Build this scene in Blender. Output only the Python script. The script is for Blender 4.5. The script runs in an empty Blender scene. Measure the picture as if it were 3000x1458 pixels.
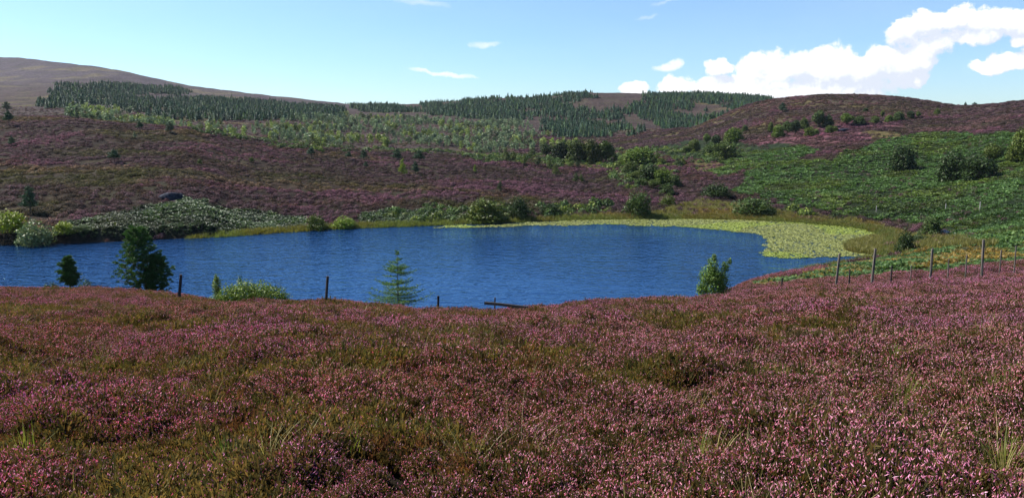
import bpy, math, random
import numpy as np
from mathutils import Vector, Euler

# ------------------------------------------------------------------ camera, sky, sun
S = bpy.context.scene
F = 2224.0; PW, PH = 3000.0, 1458.0
HORIZON = 380.0
CAMZ = 20.0
TH = math.atan((PH/2 - HORIZON)/F)
CT, ST = math.cos(TH), math.sin(TH)
cam_d = bpy.data.cameras.new('camera'); cam = bpy.data.objects.new('camera', cam_d)
S.collection.objects.link(cam); S.camera = cam
cam.location = (0, 0, CAMZ); cam.rotation_euler = (math.pi/2 - TH, 0, 0)
cam_d.sensor_width = 36; cam_d.lens = 36*F/PW
cam_d.clip_start = 0.1; cam_d.clip_end = 12000
HAZE = .00003
SUN_AZ, SUN_EL = math.radians(-67), math.radians(45)
S.view_settings.view_transform = 'Standard'; S.view_settings.look = 'None'
S.view_settings.exposure = 1.18; S.view_settings.gamma = 1.0
sd = bpy.data.lights.new('sun', 'SUN'); sd.energy = 5.0; sd.angle = math.radians(0.5); sd.color = (1, 0.95, 0.87)
sun = bpy.data.objects.new('sun', sd); S.collection.objects.link(sun)
sv = Vector((math.sin(SUN_AZ)*math.cos(SUN_EL), math.cos(SUN_AZ)*math.cos(SUN_EL), math.sin(SUN_EL)))
sun.rotation_euler = sv.to_track_quat('Z', 'Y').to_euler()
sun.location = sv*300

def slope(py):                      # drop per metre of depth for an image row
    v = (PH/2 - py)/F
    return -(-ST + v*CT)/(CT + v*ST)
def udir(px, py):
    v = (PH/2 - py)/F
    return ((px - PW/2)/F)/(CT + v*ST)
def project(X, Y, Z):
    dz = Z - CAMZ
    yf = Y*CT - dz*ST; zu = Y*ST + dz*CT
    yf = np.maximum(yf, 1e-3)
    return PW/2 + F*X/yf, PH/2 - F*zu/yf

w = bpy.data.worlds.new('World'); S.world = w; w.use_nodes = True
nt = w.node_tree; nt.nodes.clear()
def nd(t, **k):
    n = nt.nodes.new(t)
    for a, b in k.items(): setattr(n, a, b)
    return n
def lk(a, b): nt.links.new(a, b)
def setin(sock, v):
    if isinstance(v, bpy.types.NodeSocket): lk(v, sock)
    else: sock.default_value = v
def mth(op, a, b=0.0, c=0.0, clamp=False):
    n = nd('ShaderNodeMath', operation=op); n.use_clamp = clamp
    setin(n.inputs[0], a); setin(n.inputs[1], b); setin(n.inputs[2], c)
    return n.outputs[0]
def ramp(fac, stops, interp='LINEAR'):
    n = nd('ShaderNodeValToRGB'); n.color_ramp.interpolation = interp
    cr = n.color_ramp
    while len(cr.elements) < len(stops): cr.elements.new(0.5)
    for e, (p, c) in zip(cr.elements, stops):
        e.position = p; e.color = c if len(c) == 4 else (*c, 1)
    lk(fac, n.inputs[0]); return n.outputs[0]
def mixc(fac, a, b, blend='MIX'):
    n = nd('ShaderNodeMix', data_type='RGBA', blend_type=blend)
    setin(n.inputs[0], fac)
    for s, v in ((n.inputs[6], a), (n.inputs[7], b)):
        if isinstance(v, bpy.types.NodeSocket): lk(v, s)
        else: s.default_value = v if len(v) == 4 else (*v, 1)
    return n.outputs[2]

SKY_STR = 0.060
sky = nd('ShaderNodeTexSky', sky_type='NISHITA'); sky.sun_disc = False
sky.sun_elevation = SUN_EL; sky.sun_rotation = SUN_AZ
sky.altitude = 300; sky.air_density = 1.0; sky.dust_density = 0.35; sky.ozone_density = 2.0
tc = nd('ShaderNodeTexCoord'); sep = nd('ShaderNodeSeparateXYZ'); lk(tc.outputs['Generated'], sep.inputs[0])
ydir = mth('MAXIMUM', sep.outputs[1], 0.02)
gu = mth('DIVIDE', sep.outputs[0], ydir); gw = mth('DIVIDE', sep.outputs[2], ydir)
front = mth('GREATER_THAN', sep.outputs[1], 0.05)
comb = nd('ShaderNodeCombineXYZ'); lk(gu, comb.inputs[0]); lk(gw, comb.inputs[1])
def wnoise(scale, detail, rough, off=0.0, sx=1.0):
    m = nd('ShaderNodeMapping'); lk(comb.outputs[0], m.inputs[0]); m.inputs['Location'].default_value = (off, off*.7, off*.3)
    m.inputs['Scale'].default_value = (sx, 1, 1)
    n = nd('ShaderNodeTexNoise'); lk(m.outputs[0], n.inputs['Vector'])
    n.inputs['Scale'].default_value = scale; n.inputs['Detail'].default_value = detail; n.inputs['Roughness'].default_value = rough
    return n.outputs[0]
CLOUDS = [(2235,205,90,52),(2330,196,80,48),(2440,188,90,52),(2520,200,90,46),(2190,262,140,44),(2330,262,150,48),(2470,262,140,40),
          (2110,262,90,34),(2098,198,34,26),(1985,256,60,28),(1858,268,44,22),(2590,182,80,44),(2650,196,64,50),
          (2650,100,62,38),(2722,70,70,44),(2800,58,74,42),(2880,62,80,42),(2960,66,80,42),(3060,80,90,40),(2730,128,100,36),
          (2840,110,110,30),(2692,226,34,24),(2700,170,60,50),(2905,194,52,20),(2975,176,70,26),(3070,160,80,32),(3000,115,40,22)]
def cloud_field(ou, ow):
    cu = mth('ADD', gu, ou) if ou else gu; cw = mth('ADD', gw, ow) if ow else gw
    cb = nd('ShaderNodeCombineXYZ'); lk(cu, cb.inputs[0]); lk(cw, cb.inputs[1])
    def nz(scale, det, ro):
        n = nd('ShaderNodeTexNoise'); lk(cb.outputs[0], n.inputs['Vector']); n.inputs['Scale'].default_value = scale; n.inputs['Detail'].default_value = det; n.inputs['Roughness'].default_value = ro; return n
    wp = nz(17, 6, .6); ws = nd('ShaderNodeSeparateColor'); lk(wp.outputs['Color'], ws.inputs[0])
    cu = mth('ADD', cu, mth('MULTIPLY', mth('SUBTRACT', ws.outputs[0], .5), .06)); cw = mth('ADD', cw, mth('MULTIPLY', mth('SUBTRACT', ws.outputs[1], .5), .045))
    fl = None
    for cx, cy, rx, ry in CLOUDS:
        u0 = udir(cx, cy); w0 = -slope(cy); ru = rx/F; rw = ry/F
        a_ = mth('MULTIPLY', mth('SUBTRACT', cu, u0), 1/ru); b_ = mth('MULTIPLY', mth('SUBTRACT', cw, w0), 1/rw)
        d = mth('SUBTRACT', 1.0, mth('ADD', mth('MULTIPLY', a_, a_), mth('MULTIPLY', b_, b_)))
        if fl is None: fl = d
        else:
            n = nd('ShaderNodeMath', operation='SMOOTH_MAX'); lk(fl, n.inputs[0]); lk(d, n.inputs[1]); n.inputs[2].default_value = 0.35; fl = n.outputs[0]
    return mth('ADD', mth('ADD', fl, .32), mth('MULTIPLY', mth('SUBTRACT', nz(21, 10, .68).outputs[0], 0.5), 3.8))
f2 = cloud_field(0, 0); f3 = cloud_field(-.006, .016)
cmask = ramp(mth('MULTIPLY', f2, 1.0), [(-0.05, (0,0,0)), (0.65, (1,1,1))], 'EASE')
n2 = wnoise(7, 5, 0.6, 7.7)
# thin wisps
WISPS = [(1957,192,48,14,0,.8),(1984,184,24,17,0,.8),(1425,130,48,11,0,.45),(1245,208,55,8,-.22,.7),(1320,222,80,9,-.1,.6),(1900,50,30,7,.35,.3),
         (1230,8,110,10,-.1,.25),(1940,10,60,5,.2,.25)]
wwp = nd('ShaderNodeTexNoise'); lk(comb.outputs[0], wwp.inputs['Vector']); wwp.inputs['Scale'].default_value = 24; wwp.inputs['Detail'].default_value = 7; wwp.inputs['Roughness'].default_value = .65
wws = nd('ShaderNodeSeparateColor'); lk(wwp.outputs['Color'], wws.inputs[0])
gux = mth('ADD', gu, mth('MULTIPLY', mth('SUBTRACT', wws.outputs[0], .5), .06)); gwx = mth('ADD', gw, mth('MULTIPLY', mth('SUBTRACT', wws.outputs[1], .5), .022))
wm = None
for cx, cy, rx, ry, rot, st in WISPS:
    u0 = udir(cx, cy); w0 = -slope(cy)
    du = mth('SUBTRACT', gux, u0); dw = mth('SUBTRACT', gwx, w0)
    c, s_ = math.cos(rot), math.sin(rot)
    a = mth('MULTIPLY', mth('ADD', mth('MULTIPLY', du, c), mth('MULTIPLY', dw, s_)), F/rx)
    b = mth('MULTIPLY', mth('SUBTRACT', mth('MULTIPLY', dw, c), mth('MULTIPLY', du, s_)), F/ry)
    d = mth('MULTIPLY', mth('SUBTRACT', 1.0, mth('ADD', mth('MULTIPLY', a, a), mth('MULTIPLY', b, b))), st)
    wm = d if wm is None else mth('MAXIMUM', wm, d)
n3 = wnoise(22, 6, 0.6, 1.3)
wmask = mth('MULTIPLY', mth('MULTIPLY', mth('MAXIMUM', wm, 0.0), mth('MULTIPLY', n3, 2.2)), 1.0, clamp=True)
cir = wnoise(2.2, 5, 0.55, 4.4, 0.25)
cirm = mth('MULTIPLY', ramp(cir, [(0.45, (0,0,0)), (0.75, (1,1,1))]), 0.16)
mask = mth('MULTIPLY', mth('MAXIMUM', mth('MAXIMUM', cmask, wmask), cirm, clamp=True), front)
# cloud light: white tops, soft lilac-grey thin undersides
lit_ = mth('ADD', mth('MULTIPLY', mth('SUBTRACT', f2, f3), .42), mth('MULTIPLY', n2, 1.0))
shade = ramp(lit_, [(0.26, (.72,.77,.88)), (0.48, (.93,.95,1.0)), (0.68, (1.06,1.06,1.07))])
ccol = nd('ShaderNodeVectorMath', operation='SCALE'); lk(shade, ccol.inputs[0]); ccol.inputs['Scale'].default_value = 0.49/SKY_STR
skyt = mixc(1.0, sky.outputs[0], (0.82, 1.03, 1.27), 'MULTIPLY')
final = mixc(mask, skyt, ccol.outputs[0])
bg = nd('ShaderNodeBackground'); lk(final, bg.inputs[0]); bg.inputs[1].default_value = SKY_STR
wo = nd('ShaderNodeOutputWorld'); lk(bg.outputs[0], wo.inputs[0])

# ------------------------------------------------------------------ helpers
rng = np.random.default_rng(7)
_tab = np.random.default_rng(99).random((256, 256))
def vnoise(x, y, wl, seed=0):
    x = np.asarray(x)/wl + seed*17.31; y = np.asarray(y)/wl + seed*9.77
    xi = np.floor(x).astype(int); yi = np.floor(y).astype(int); fx = x-xi; fy = y-yi
    fx = fx*fx*(3-2*fx); fy = fy*fy*(3-2*fy)
    a = _tab[xi & 255, yi & 255]; b = _tab[(xi+1) & 255, yi & 255]; c = _tab[xi & 255, (yi+1) & 255]; d = _tab[(xi+1) & 255, (yi+1) & 255]
    return (a*(1-fx)+b*fx)*(1-fy)+(c*(1-fx)+d*fx)*fy
def fnoise(x, y, wl, seed=0, octv=3):
    t = 0; a = 1; s = 0
    for k in range(octv): t = t + a*vnoise(x, y, wl/2**k, seed+k*3); s += a; a *= .5
    return t/s
def inpoly(px, py, poly):
    px = np.asarray(px); py = np.asarray(py); r = np.zeros(px.shape, bool)
    n = len(poly); j = n-1
    for i in range(n):
        xi, yi = poly[i]; xj, yj = poly[j]
        c = ((yi > py) != (yj > py)) & (px < (xj-xi)*(py-yi)/((yj-yi) if yj != yi else 1e-9)+xi)
        r ^= c; j = i
    return r

# ------------------------------------------------------------------ terrain profile tables
COLS = [-700,0,250,500,650,750,1000,1250,1500,1750,2000,2150,2250,2500,2590,2650,2750,3000,3700]
def ci(px, xs, ys): return np.interp(px, xs, ys)
CRX = [-700,0,250,430,500,600,680,750,950,1100,1300,1500,1620,1700,1750,1850,2000,2150,2400,2600,2800,3000,3700]
CRY = [832,838,842,846,852,870,876,871,871,885,896,896,890,876,868,862,862,854,832,823,811,800,770]
DCX = [-700,0,250,500,600,700,1000,1500,2000,2500,3000,3700]
DCY = [66,62,60,50,36,30,30,31,34,40,44,44]
far = {  # H py or (py,Y); then I1 I2 J0 J1(dip dz,Y) M L J JD(dip or py) K
 -700:[(720,None),(600,165),(480,220),(345,335),('d',-3,390),(330,520),(290,700),(235,1000),(215,1150),(150,1700)],
 0:   [(718,None),(600,160),(480,215),(353,330),('d',-3,385),(335,520),(300,700),(250,1000),(235,1150),(172,1700)],
 250: [(712,None),(610,158),(490,210),(353,330),('d',-3,385),(342,520),(302,700),(262,900),(240,1050),(196,1500)],
 500: [(700,None),(600,160),(490,215),(382,320),('d',-3,370),(368,480),(320,680),(285,900),(270,1050),(245,1350)],
 650: [(692,None),(600,166),(495,220),(393,320),('d',-3,365),(380,465),(332,665),(300,875),(285,1025),(264,1330)],
 750: [(685,None),(600,172),(500,225),(407,320),('d',-3,360),(395,450),(340,650),(310,850),(295,1000),(276,1300)],
 1000:[(668,None),(585,185),(512,235),(440,320),('d',-2,360),(425,430),(360,620),(330,820),(320,950),(306,1200)],
 1250:[(660,None),(580,190),(520,240),(447,340),('d',-1,370),(428,450),(372,620),(338,800),(322,920),(307,1100)],
 1500:[(650,None),(588,190),(532,235),(478,310),('d',0,350),(450,420),(395,560),(350,750),(320,850),(285,1000)],
 1750:[(642,None),(590,190),(540,235),(485,310),('d',1,350),(450,420),(415,520),(370,700),(335,800),(271,980)],
 2000:[(640,None),(592,190),(542,230),(480,300),('d',1,330),(440,380),(410,450),(388,520),('d',-3,640),(268,1000)],
 2150:[(642,None),(596,190),(545,230),(480,300),('d',2,325),(430,360),(390,430),(330,530),('d',-8,660),(276,1000)],
 2250:[(645,None),(600,186),(540,225),(470,285),('d',2,310),(420,345),(370,410),(294,540),('d',-10,670),(288,1000)],
 2500:[(664,None),(600,176),(530,220),(450,275),('d',2,300),(400,330),(350,400),(279,520),('d',-10,660),(320,1000)],
 2590:[(676,None),(600,173),(527,217),(444,275),('d',2,299),(397,325),(350,393),(282,507),('d',-10,648),(333,1000)],
 2650:[(690,140),(600,172),(525,215),(440,275),('d',2,298),(395,322),(350,390),(287,500),('d',-10,640),(340,1000)],
 2750:[(680,135),(600,170),(520,215),(430,280),('d',2,300),(395,325),(350,390),(303,470),('d',-10,640),(340,1000)],
 3000:[(650,115),(580,140),(500,180),(410,240),('d',2,262),(370,290),(330,350),(297,420),('d',-10,640),(340,1000)],
 3700:[(620,105),(540,130),(460,165),(360,225),('d',2,245),(330,270),(290,330),(260,400),('d',-10,640),(340,1000)]}
SKX = [-700,0,100,250,400,460,520,560,700,850,980,1050,1200,1350,1500,1640,1720,1760,1850,1900,2000,2100,2200,2300,3700]
SKY = [150,172,178,196,218,232,251,255,270,288,305,311,309,299,290,281,272,271,276,278,276,280,286,300,340]
JX = [2000,2060,2120,2180,2240,2300,2400,2500,2600,2700,2780,2815,2850,2920,3000,3700]
JY = [388,364,338,312,296,289,281,279,282,292,307,312,309,303,297,260]
near_mid = {  # E (py,Y) , F (py or z,Y), G z
 -700:(None,('z',0,86),-2.5), 0:(None,('z',0,88),-2.5), 250:(None,('z',0,87),-2.5), 500:(None,('z',0,82),-2.5), 650:(None,('z',0,72),-2.5),
 750:(None,('z',0,66),-2.5), 1000:(None,('z',0,62),-2.5), 1250:(None,('z',0,60),-2.5), 1500:(None,('z',0,60),-2.5), 1750:(None,('z',0,64),-2.5),
 2000:(None,('z',0,75),-2.5), 2150:((838,58),('z',0,92),-2.2), 2250:((820,60),('z',0,102),-2), 2500:((788,62),('z',0,113),-1.5), 2590:((780,61),('z',0,119),-.9),
 2650:((775,60),(748,98),None), 2750:((772,60),(742,90),None), 3000:((762,60),(732,80),None), 3700:((735,60),(700,75),None)}
def smooth(a, b, x): t = np.clip((x-a)/(b-a), 0, 1); return t*t*(3-2*t)
def zof(py, Y): return CAMZ - slope(py)*Y
feats = []           # feats[i] = list over columns of (u, Y, z)
for px in COLS:
    cpy = ci(px, CRX, CRY); Dc = ci(px, DCX, DCY); s = slope(cpy)
    e0 = 1.42; k = e0/Dc**2; m = s - 2*e0/Dc
    g = lambda Y: CAMZ - (e0 + m*Y + k*Y*Y) - 0.30 - .22*smooth(8, 24, Y) - .12*smooth(30, 55, Y)
    L = [(-14, CAMZ-1.0), (-3, g(0)+0.25), (0, g(0))]
    for fr in (.06, .13, .25, .45, .7, .88, 1.0, 1.13): L.append((Dc*fr, g(Dc*fr)))
    pys = [1400, 1400, 1400]+[1458]*2+[1100, 960]+[cpy]*4
    E, Fs, G = near_mid[px]; h0 = far[px][0]
    if E is None:
        Yh = Fs[2]; Ye = Dc*1.13*.35+Yh*.65; L.append((Ye, min(g(Dc*1.13)*.35+.2, zof(cpy, Ye)-1.2)))
        pys.append(cpy)
    else: L.append((E[1], zof(E[0], E[1]) - .3)); pys.append(E[0])
    if Fs[0] == 'z': L.append((Fs[2], 0.0)); pys.append(800)
    else: L.append((Fs[1], zof(*Fs))); pys.append(Fs[0])
    Yh = h0[1] if h0[1] else CAMZ/slope(h0[0])
    zh = 0.0 if h0[1] is None else zof(h0[0], Yh)
    if G is not None: L.append((L[-1][0]+8, G)); L.append((Yh-8, G*.8)); pys += [760, 700]
    else:
        z0 = L[-1][1]; y0 = L[-1][0]
        L.append((y0+(Yh-y0)*.33, z0+(zh-z0)*.4)); L.append((y0+(Yh-y0)*.66, z0+(zh-z0)*.7)); pys += [720, 700]
    L.append((Yh, zh)); pys.append(h0[0])
    for q, t in enumerate(far[px][1:]):
        if t[0] == 'd': L.append((t[2], L[-1][1]+t[1])); pys.append(pys[-1])
        else:
            py = t[0]
            L.append((t[1], zof(py, t[1]) - (0.3 if t[1] < 560 else 0))); pys.append(py)
    L.append((2000, L[-1][1]-60)); pys.append(pys[-1]); L.append((2600, L[-1][1]-40)); pys.append(pys[-1])
    feats.append([(udir(px, p), Y, z) for (Y, z), p in zip(L, pys)])
NF = len(feats[0])
UG = np.linspace(-1.12, 1.12, 1100)
def gsm(a, n):
    k = np.exp(-0.5*(np.arange(-3*n, 3*n+1)/n)**2); k /= k.sum()
    return np.convolve(np.pad(a, 3*n, mode='edge'), k, 'valid')
FY = np.zeros((len(UG), NF)); FZ = np.zeros((len(UG), NF))
for i in range(NF):
    us = [c[i][0] for c in feats]
    FY[:, i] = gsm(np.interp(UG, us, [c[i][1] for c in feats]), 14)
    FZ[:, i] = gsm(np.interp(UG, us, [c[i][2] for c in feats]), 14)
# finer crest, right-hill crest and skyline
iC = 3+6; iJ = NF-5; iK = NF-3
pxc = PW/2+UG*F*(CT+(PH/2-860)/F*ST)
cz = CAMZ - slope(np.interp(pxc, CRX, CRY))*FY[:, iC] - .55
dz = gsm(cz, 8) - FZ[:, iC]; FZ[:, iC] += dz; FZ[:, iC+1] += dz; FZ[:, iC-1] += dz*.8; FZ[:, iC-2] += dz*.5
pxk = PW/2+UG*F*(CT+(PH/2-290)/F*ST)
kz = CAMZ - slope(np.interp(pxk, SKX, SKY))*FY[:, iK]; d = gsm(kz, 6)-FZ[:, iK]; FZ[:, iK] += d; FZ[:, iK+1] += d; FZ[:, iK+2] += d
jz = CAMZ - slope(np.interp(pxk, JX, JY))*FY[:, iJ] - .2; mk = np.clip((pxk-1990)/40, 0, 1)
d = (gsm(jz, 6)-FZ[:, iJ])*mk; FZ[:, iJ] += d; FZ[:, iJ+1] += d; FZ[:, iJ-1] += d*.4
NY = 1500
tt = np.linspace(0, 1, NY); YG = -13 + 14*(np.exp(tt*math.log(1+2560/14.))-1)
def pchip(x, y, q):          # vectorised over rows
    h = np.diff(x, axis=1); dl = np.diff(y, axis=1)/h
    m = np.zeros_like(y)
    w1 = 2*h[:, 1:]+h[:, :-1]; w2 = h[:, 1:]+2*h[:, :-1]
    with np.errstate(divide='ignore', invalid='ignore'):
        mm = (w1+w2)/(w1/dl[:, :-1]+w2/dl[:, 1:])
    ok = dl[:, :-1]*dl[:, 1:] > 0
    m[:, 1:-1] = np.where(ok, np.nan_to_num(mm), 0); m[:, 0] = dl[:, 0]; m[:, -1] = dl[:, -1]
    out = np.zeros((x.shape[0], len(q)))
    for r in range(x.shape[0]):
        i = np.clip(np.searchsorted(x[r], q)-1, 0, x.shape[1]-2)
        hh = h[r, i]; t = np.clip((q-x[r, i])/hh, 0, 1)
        out[r] = ((1+2*t)*(1-t)**2*y[r, i] + t*(1-t)**2*hh*m[r, i] + t*t*(3-2*t)*y[r, i+1] + t*t*(t-1)*hh*m[r, i+1])
    return out
TZ = pchip(FY, FZ, YG)
def zbase(X, Y):
    u = np.clip(X/np.maximum(Y, 3.0), -1.119, 1.119)
    a = (u+1.12)/2.24*(len(UG)-1)
    b = np.log(1+(np.clip(Y, -12.9, 2540)+13)/14.)/math.log(1+2560/14.)*(NY-1)
    ai = np.clip(a.astype(int), 0, len(UG)-2); bi = np.clip(b.astype(int), 0, NY-2); fa = a-ai; fb = b-bi
    return (TZ[ai, bi]*(1-fa)+TZ[ai+1, bi]*fa)*(1-fb)+(TZ[ai, bi+1]*(1-fa)+TZ[ai+1, bi+1]*fa)*fb
def smooth(a, b, x): t = np.clip((x-a)/(b-a), 0, 1); return t*t*(3-2*t)
def ground(X, Y):
    X = np.asarray(X, float); Y = np.asarray(Y, float)
    z = zbase(X, Y)
    nearw = 1-smooth(60, 85, Y); farw = smooth(105, 135, Y)
    z = z + nearw*((fnoise(X, Y, 5.0, 1, 2)-.5)*.28 + (fnoise(X, Y, 1.5, 2, 2)-.5)*.40)
    land = np.clip(zbase(X, Y)/1.5, 0, 1)
    z = z + farw*land*((fnoise(X, Y, 26, 5, 2)-.5)*2.2*smooth(130, 260, Y) + (fnoise(X, Y, 7, 6, 2)-.5)*1.3*(1-.3*smooth(300, 900, Y)) + (vnoise(X, Y, 3.2, 9)-.5)*.55*(1-smooth(330, 500, Y)))
    z = z + 1.7*smooth(.02, .35, zbase(X, Y))*smooth(105, 118, Y)*(1-smooth(-.42, -.36, X/np.maximum(Y, 3)))*(1-smooth(300, 400, Y))
    z = z + smooth(560, 900, Y)*((fnoise(X, Y, 60, 8, 3)-.5)*5)
    return z

# ------------------------------------------------------------------ vegetation zones, drawn as outlines on the hillsides
Z_BRACKEN = [[(2150,560),(2175,505),(2240,475),(2330,462),(2430,470),(2480,445),(2560,425),(2620,400),(2720,388),(2850,392),(3000,388),(3700,380),(3700,700),(3000,712),
              (2900,705),(2800,700),(2730,660),(2640,650),(2560,640),(2480,635),(2380,610),(2300,600),(2250,585)],
             [(1900,446),(1960,420),(2050,408),(2160,412),(2250,425),(2330,420),(2400,440),(2350,462),(2240,482),(2160,500),(2120,520),(2060,500),(2080,470),(1990,462)],
             [(2700,715),(2800,700),(3000,700),(3700,690),(3700,765),(3000,760),(2850,768),(2750,760)]]
Z_NEARBRK = [[(2160,850),(2300,812),(2450,783),(2600,752),(2700,730),(3000,715),(3700,700),(3700,752),(3000,768),(2800,796),(2600,815),(2400,828),(2250,842)]]
Z_SHOREBRK = [[(165,655),(300,630),(430,606),(520,590),(540,578),(600,590),(660,612),(760,618),(830,632),(900,640),(905,672),(700,684),(560,688),(250,695),(200,690)],
              [(1040,635),(1150,608),(1280,615),(1390,640),(1390,662),(1250,662),(1060,668)]]
Z_GRASS = [[(1290,660),(1500,645),(1700,630),(1900,628),(2000,600),(2040,585),(2110,590),(2150,600),(2250,615),(2400,635),(2560,650),(2660,690),(2800,700),(2920,715),(2900,735),(2700,730),(2640,745),
            (2600,735),(2550,700),(2450,672),(2200,655),(1900,652),(1600,655)],
           [(2515,392),(2560,385),(2640,388),(2640,402),(2560,410)],[(2000,465),(2100,470),(2120,490),(2060,500),(2010,490)],[(1560,470),(1700,475),(1860,478),(1880,500),(1700,495)]]
Z_PINK = [[(2130,420),(2250,400),(2330,385),(2480,360),(2640,355),(2650,372),(2520,385),(2560,410),(2450,432),(2340,428),(2230,425)]]
def zone(px, py, Y):
    """0 heather 1 bracken 2 shore bracken 3 near bracken 4 grass 5 pink heather"""
    jx = px + (fnoise(px, py, 46, 41)-.5)*44; jy = py + (fnoise(px, py, 36, 43)-.5)*24*np.clip((py-330)/90, .4, 1)*np.where(py > 600, .45, 1)
    z = np.zeros(np.shape(px), int)
    fw = Y > 105
    for P in Z_PINK: z[inpoly(jx, jy, P) & fw] = 5
    for P in Z_BRACKEN: z[inpoly(jx, jy, P) & (Y > 62)] = 1
    for P in Z_SHOREBRK: z[inpoly(jx, jy, P) & fw] = 2
    for P in Z_GRASS: z[inpoly(jx, jy, P) & (Y > 75)] = 4
    for P in Z_NEARBRK: z[inpoly(jx, jy, P) & (Y > 40) & (Y < 118)] = 3
    return z

# ------------------------------------------------------------------ materials
def material(name):
    global nt
    m = bpy.data.materials.new(name); m.use_nodes = True; nt = m.node_tree; nt.nodes.clear()
    return m
def out(sh, m=None):
    o = nd('ShaderNodeOutputMaterial'); lk(sh, o.inputs[0]); return o
def princ(col, rough=.6, spec=.3, normal=None):
    p = nd('ShaderNodeBsdfPrincipled')
    if isinstance(col, bpy.types.NodeSocket): lk(col, p.inputs['Base Color'])
    else: p.inputs['Base Color'].default_value = (*col, 1)
    p.inputs['Roughness'].default_value = rough; p.inputs['Specular IOR Level'].default_value = spec
    if normal: lk(normal, p.inputs['Normal'])
    return p.outputs[0]
def leafmat(name, mode, rough=.5, spec=.15, trans=.18, tcol=(1.1, 1.15, .7)):
    m = material(name)
    a = nd('ShaderNodeAttribute', attribute_name='col'); c = a.outputs['Color']
    if mode == 'object':
        oi = nd('ShaderNodeObjectInfo'); c = mixc(1.0, c, oi.outputs['Color'], 'MULTIPLY')
    elif mode == 'inst':
        t = nd('ShaderNodeAttribute', attribute_name='tint', attribute_type='INSTANCER'); c = mixc(1.0, c, t.outputs['Color'], 'MULTIPLY')
    sh = princ(c, rough, spec)
    tr = nd('ShaderNodeBsdfTranslucent'); lk(mixc(1.0, c, tcol, 'MULTIPLY'), tr.inputs[0])
    mx = nd('ShaderNodeMixShader'); mx.inputs[0].default_value = trans; lk(sh, mx.inputs[1]); lk(tr.outputs[0], mx.inputs[2])
    out(mx.outputs[0]); return m
M_leaf = leafmat('foliage', 'object')
M_leaf_inst = leafmat('foliage_scatter', 'inst')
M_brk = leafmat('bracken', 'inst', .55, .22, .3)
M_brks = leafmat('bracken_sheen', 'inst', .5, .32, .25)
M_heath = leafmat('heather', 'inst', .7, .15, .42, (1.15, .95, .85))
M_grass = leafmat('grass_blade', 'inst', .5, .3, .4)
def simple(name, c1, c2, scale, rough=.8, bump=.3, stretch=(1,1,1), spec=.2):
    m = material(name)
    t = nd('ShaderNodeTexCoord'); mp = nd('ShaderNodeMapping'); lk(t.outputs['Object'], mp.inputs[0]); mp.inputs['Scale'].default_value = stretch
    n = nd('ShaderNodeTexNoise'); lk(mp.outputs[0], n.inputs['Vector']); n.inputs['Scale'].default_value = scale; n.inputs['Detail'].default_value = 8
    c = ramp(n.outputs[0], [(.35, c1), (.65, c2)])
    b = nd('ShaderNodeBump'); b.inputs['Strength'].default_value = bump; b.inputs['Distance'].default_value = .05; lk(n.outputs[0], b.inputs['Height'])
    out(princ(c, rough, spec, b.outputs[0])); return m
M_bark = simple('bark', (.035,.026,.02), (.11,.085,.065), 9, stretch=(1,1,.2))
M_wood = simple('weathered_wood', (.05,.045,.038), (.15,.13,.11), 20, stretch=(1,1,.08))
M_darkwood = simple('dark_wood', (.012,.011,.012), (.045,.04,.04), 20, stretch=(1,1,.08))  # darker wood tone for some posts and the fallen rail
M_rock = simple('rock', (.008,.010,.018), (.032,.038,.055), 2.6, bump=1.0, spec=.05)
M_palerock = simple('lichened_rock', (.16,.14,.13), (.42,.38,.36), 5, bump=.6)

# ------------------------------------------------------------------ object helpers
C = S.collection
def mkmesh(name, V, Fc, mat, cols=None, smooth_=False):
    me = bpy.data.meshes.new(name)
    V = np.asarray(V, np.float32)
    if isinstance(Fc, np.ndarray):
        k = Fc.shape[1]; n = Fc.shape[0]
        me.vertices.add(len(V)); me.vertices.foreach_set('co', V.ravel())
        me.loops.add(n*k); me.loops.foreach_set('vertex_index', Fc.astype(np.int32).ravel())
        me.polygons.add(n); me.polygons.foreach_set('loop_start', np.arange(0, n*k, k, dtype=np.int32))
        me.polygons.foreach_set('loop_total', np.full(n, k, np.int32))
        me.update(calc_edges=True)
    else: me.from_pydata(V.tolist(), [], Fc)
    me.polygons.foreach_set('use_smooth', np.full(len(me.polygons), smooth_))
    if mat: me.materials.append(mat)
    if cols is not None:
        a = me.color_attributes.new('col', 'FLOAT_COLOR', 'POINT')
        cc = np.ones((len(V), 4), np.float32); cc[:, :3] = cols; a.data.foreach_set('color', cc.ravel())
    return me
def link(name, data, parent=None):
    o = bpy.data.objects.new(name, data); C.objects.link(o)
    if parent: o.parent = parent
    return o
def tag(o, label=None, cat=None, group=None, kind=None):
    if label: o['label'] = label
    if cat: o['category'] = cat
    if group: o['group'] = group
    if kind: o['kind'] = kind
    return o

# terrain sheet
NWX, NYM = 720, 1000
t2 = np.linspace(0, 1, NYM); Ym = -11 + 14*(np.exp(t2*math.log(1+2480/14.))-1)
Wm = np.linspace(-.97, .97, NWX)
XX = Wm[None, :]*(Ym[:, None]+15); YY = np.repeat(Ym[:, None], NWX, 1)
ZZ = ground(XX.ravel(), YY.ravel()).reshape(XX.shape)
idx = np.arange(NWX*NYM).reshape(NYM, NWX)
quads = np.stack([idx[:-1, :-1], idx[:-1, 1:], idx[1:, 1:], idx[1:, :-1]], -1).reshape(-1, 4)
pxm, pym = project(XX.ravel(), YY.ravel(), ZZ.ravel()); Yf = YY.ravel(); Xf = XX.ravel()
zn = zone(pxm, pym, Yf)
cols = np.zeros((len(Yf), 3)); cols[:] = (.026, .018, .013)
n_a = fnoise(Xf, Yf, 18, 21)[:, None]; n_b = fnoise(Xf, Yf, 45, 23)[:, None]
hfar = smooth(300, 420, Yf)[:, None]
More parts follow.
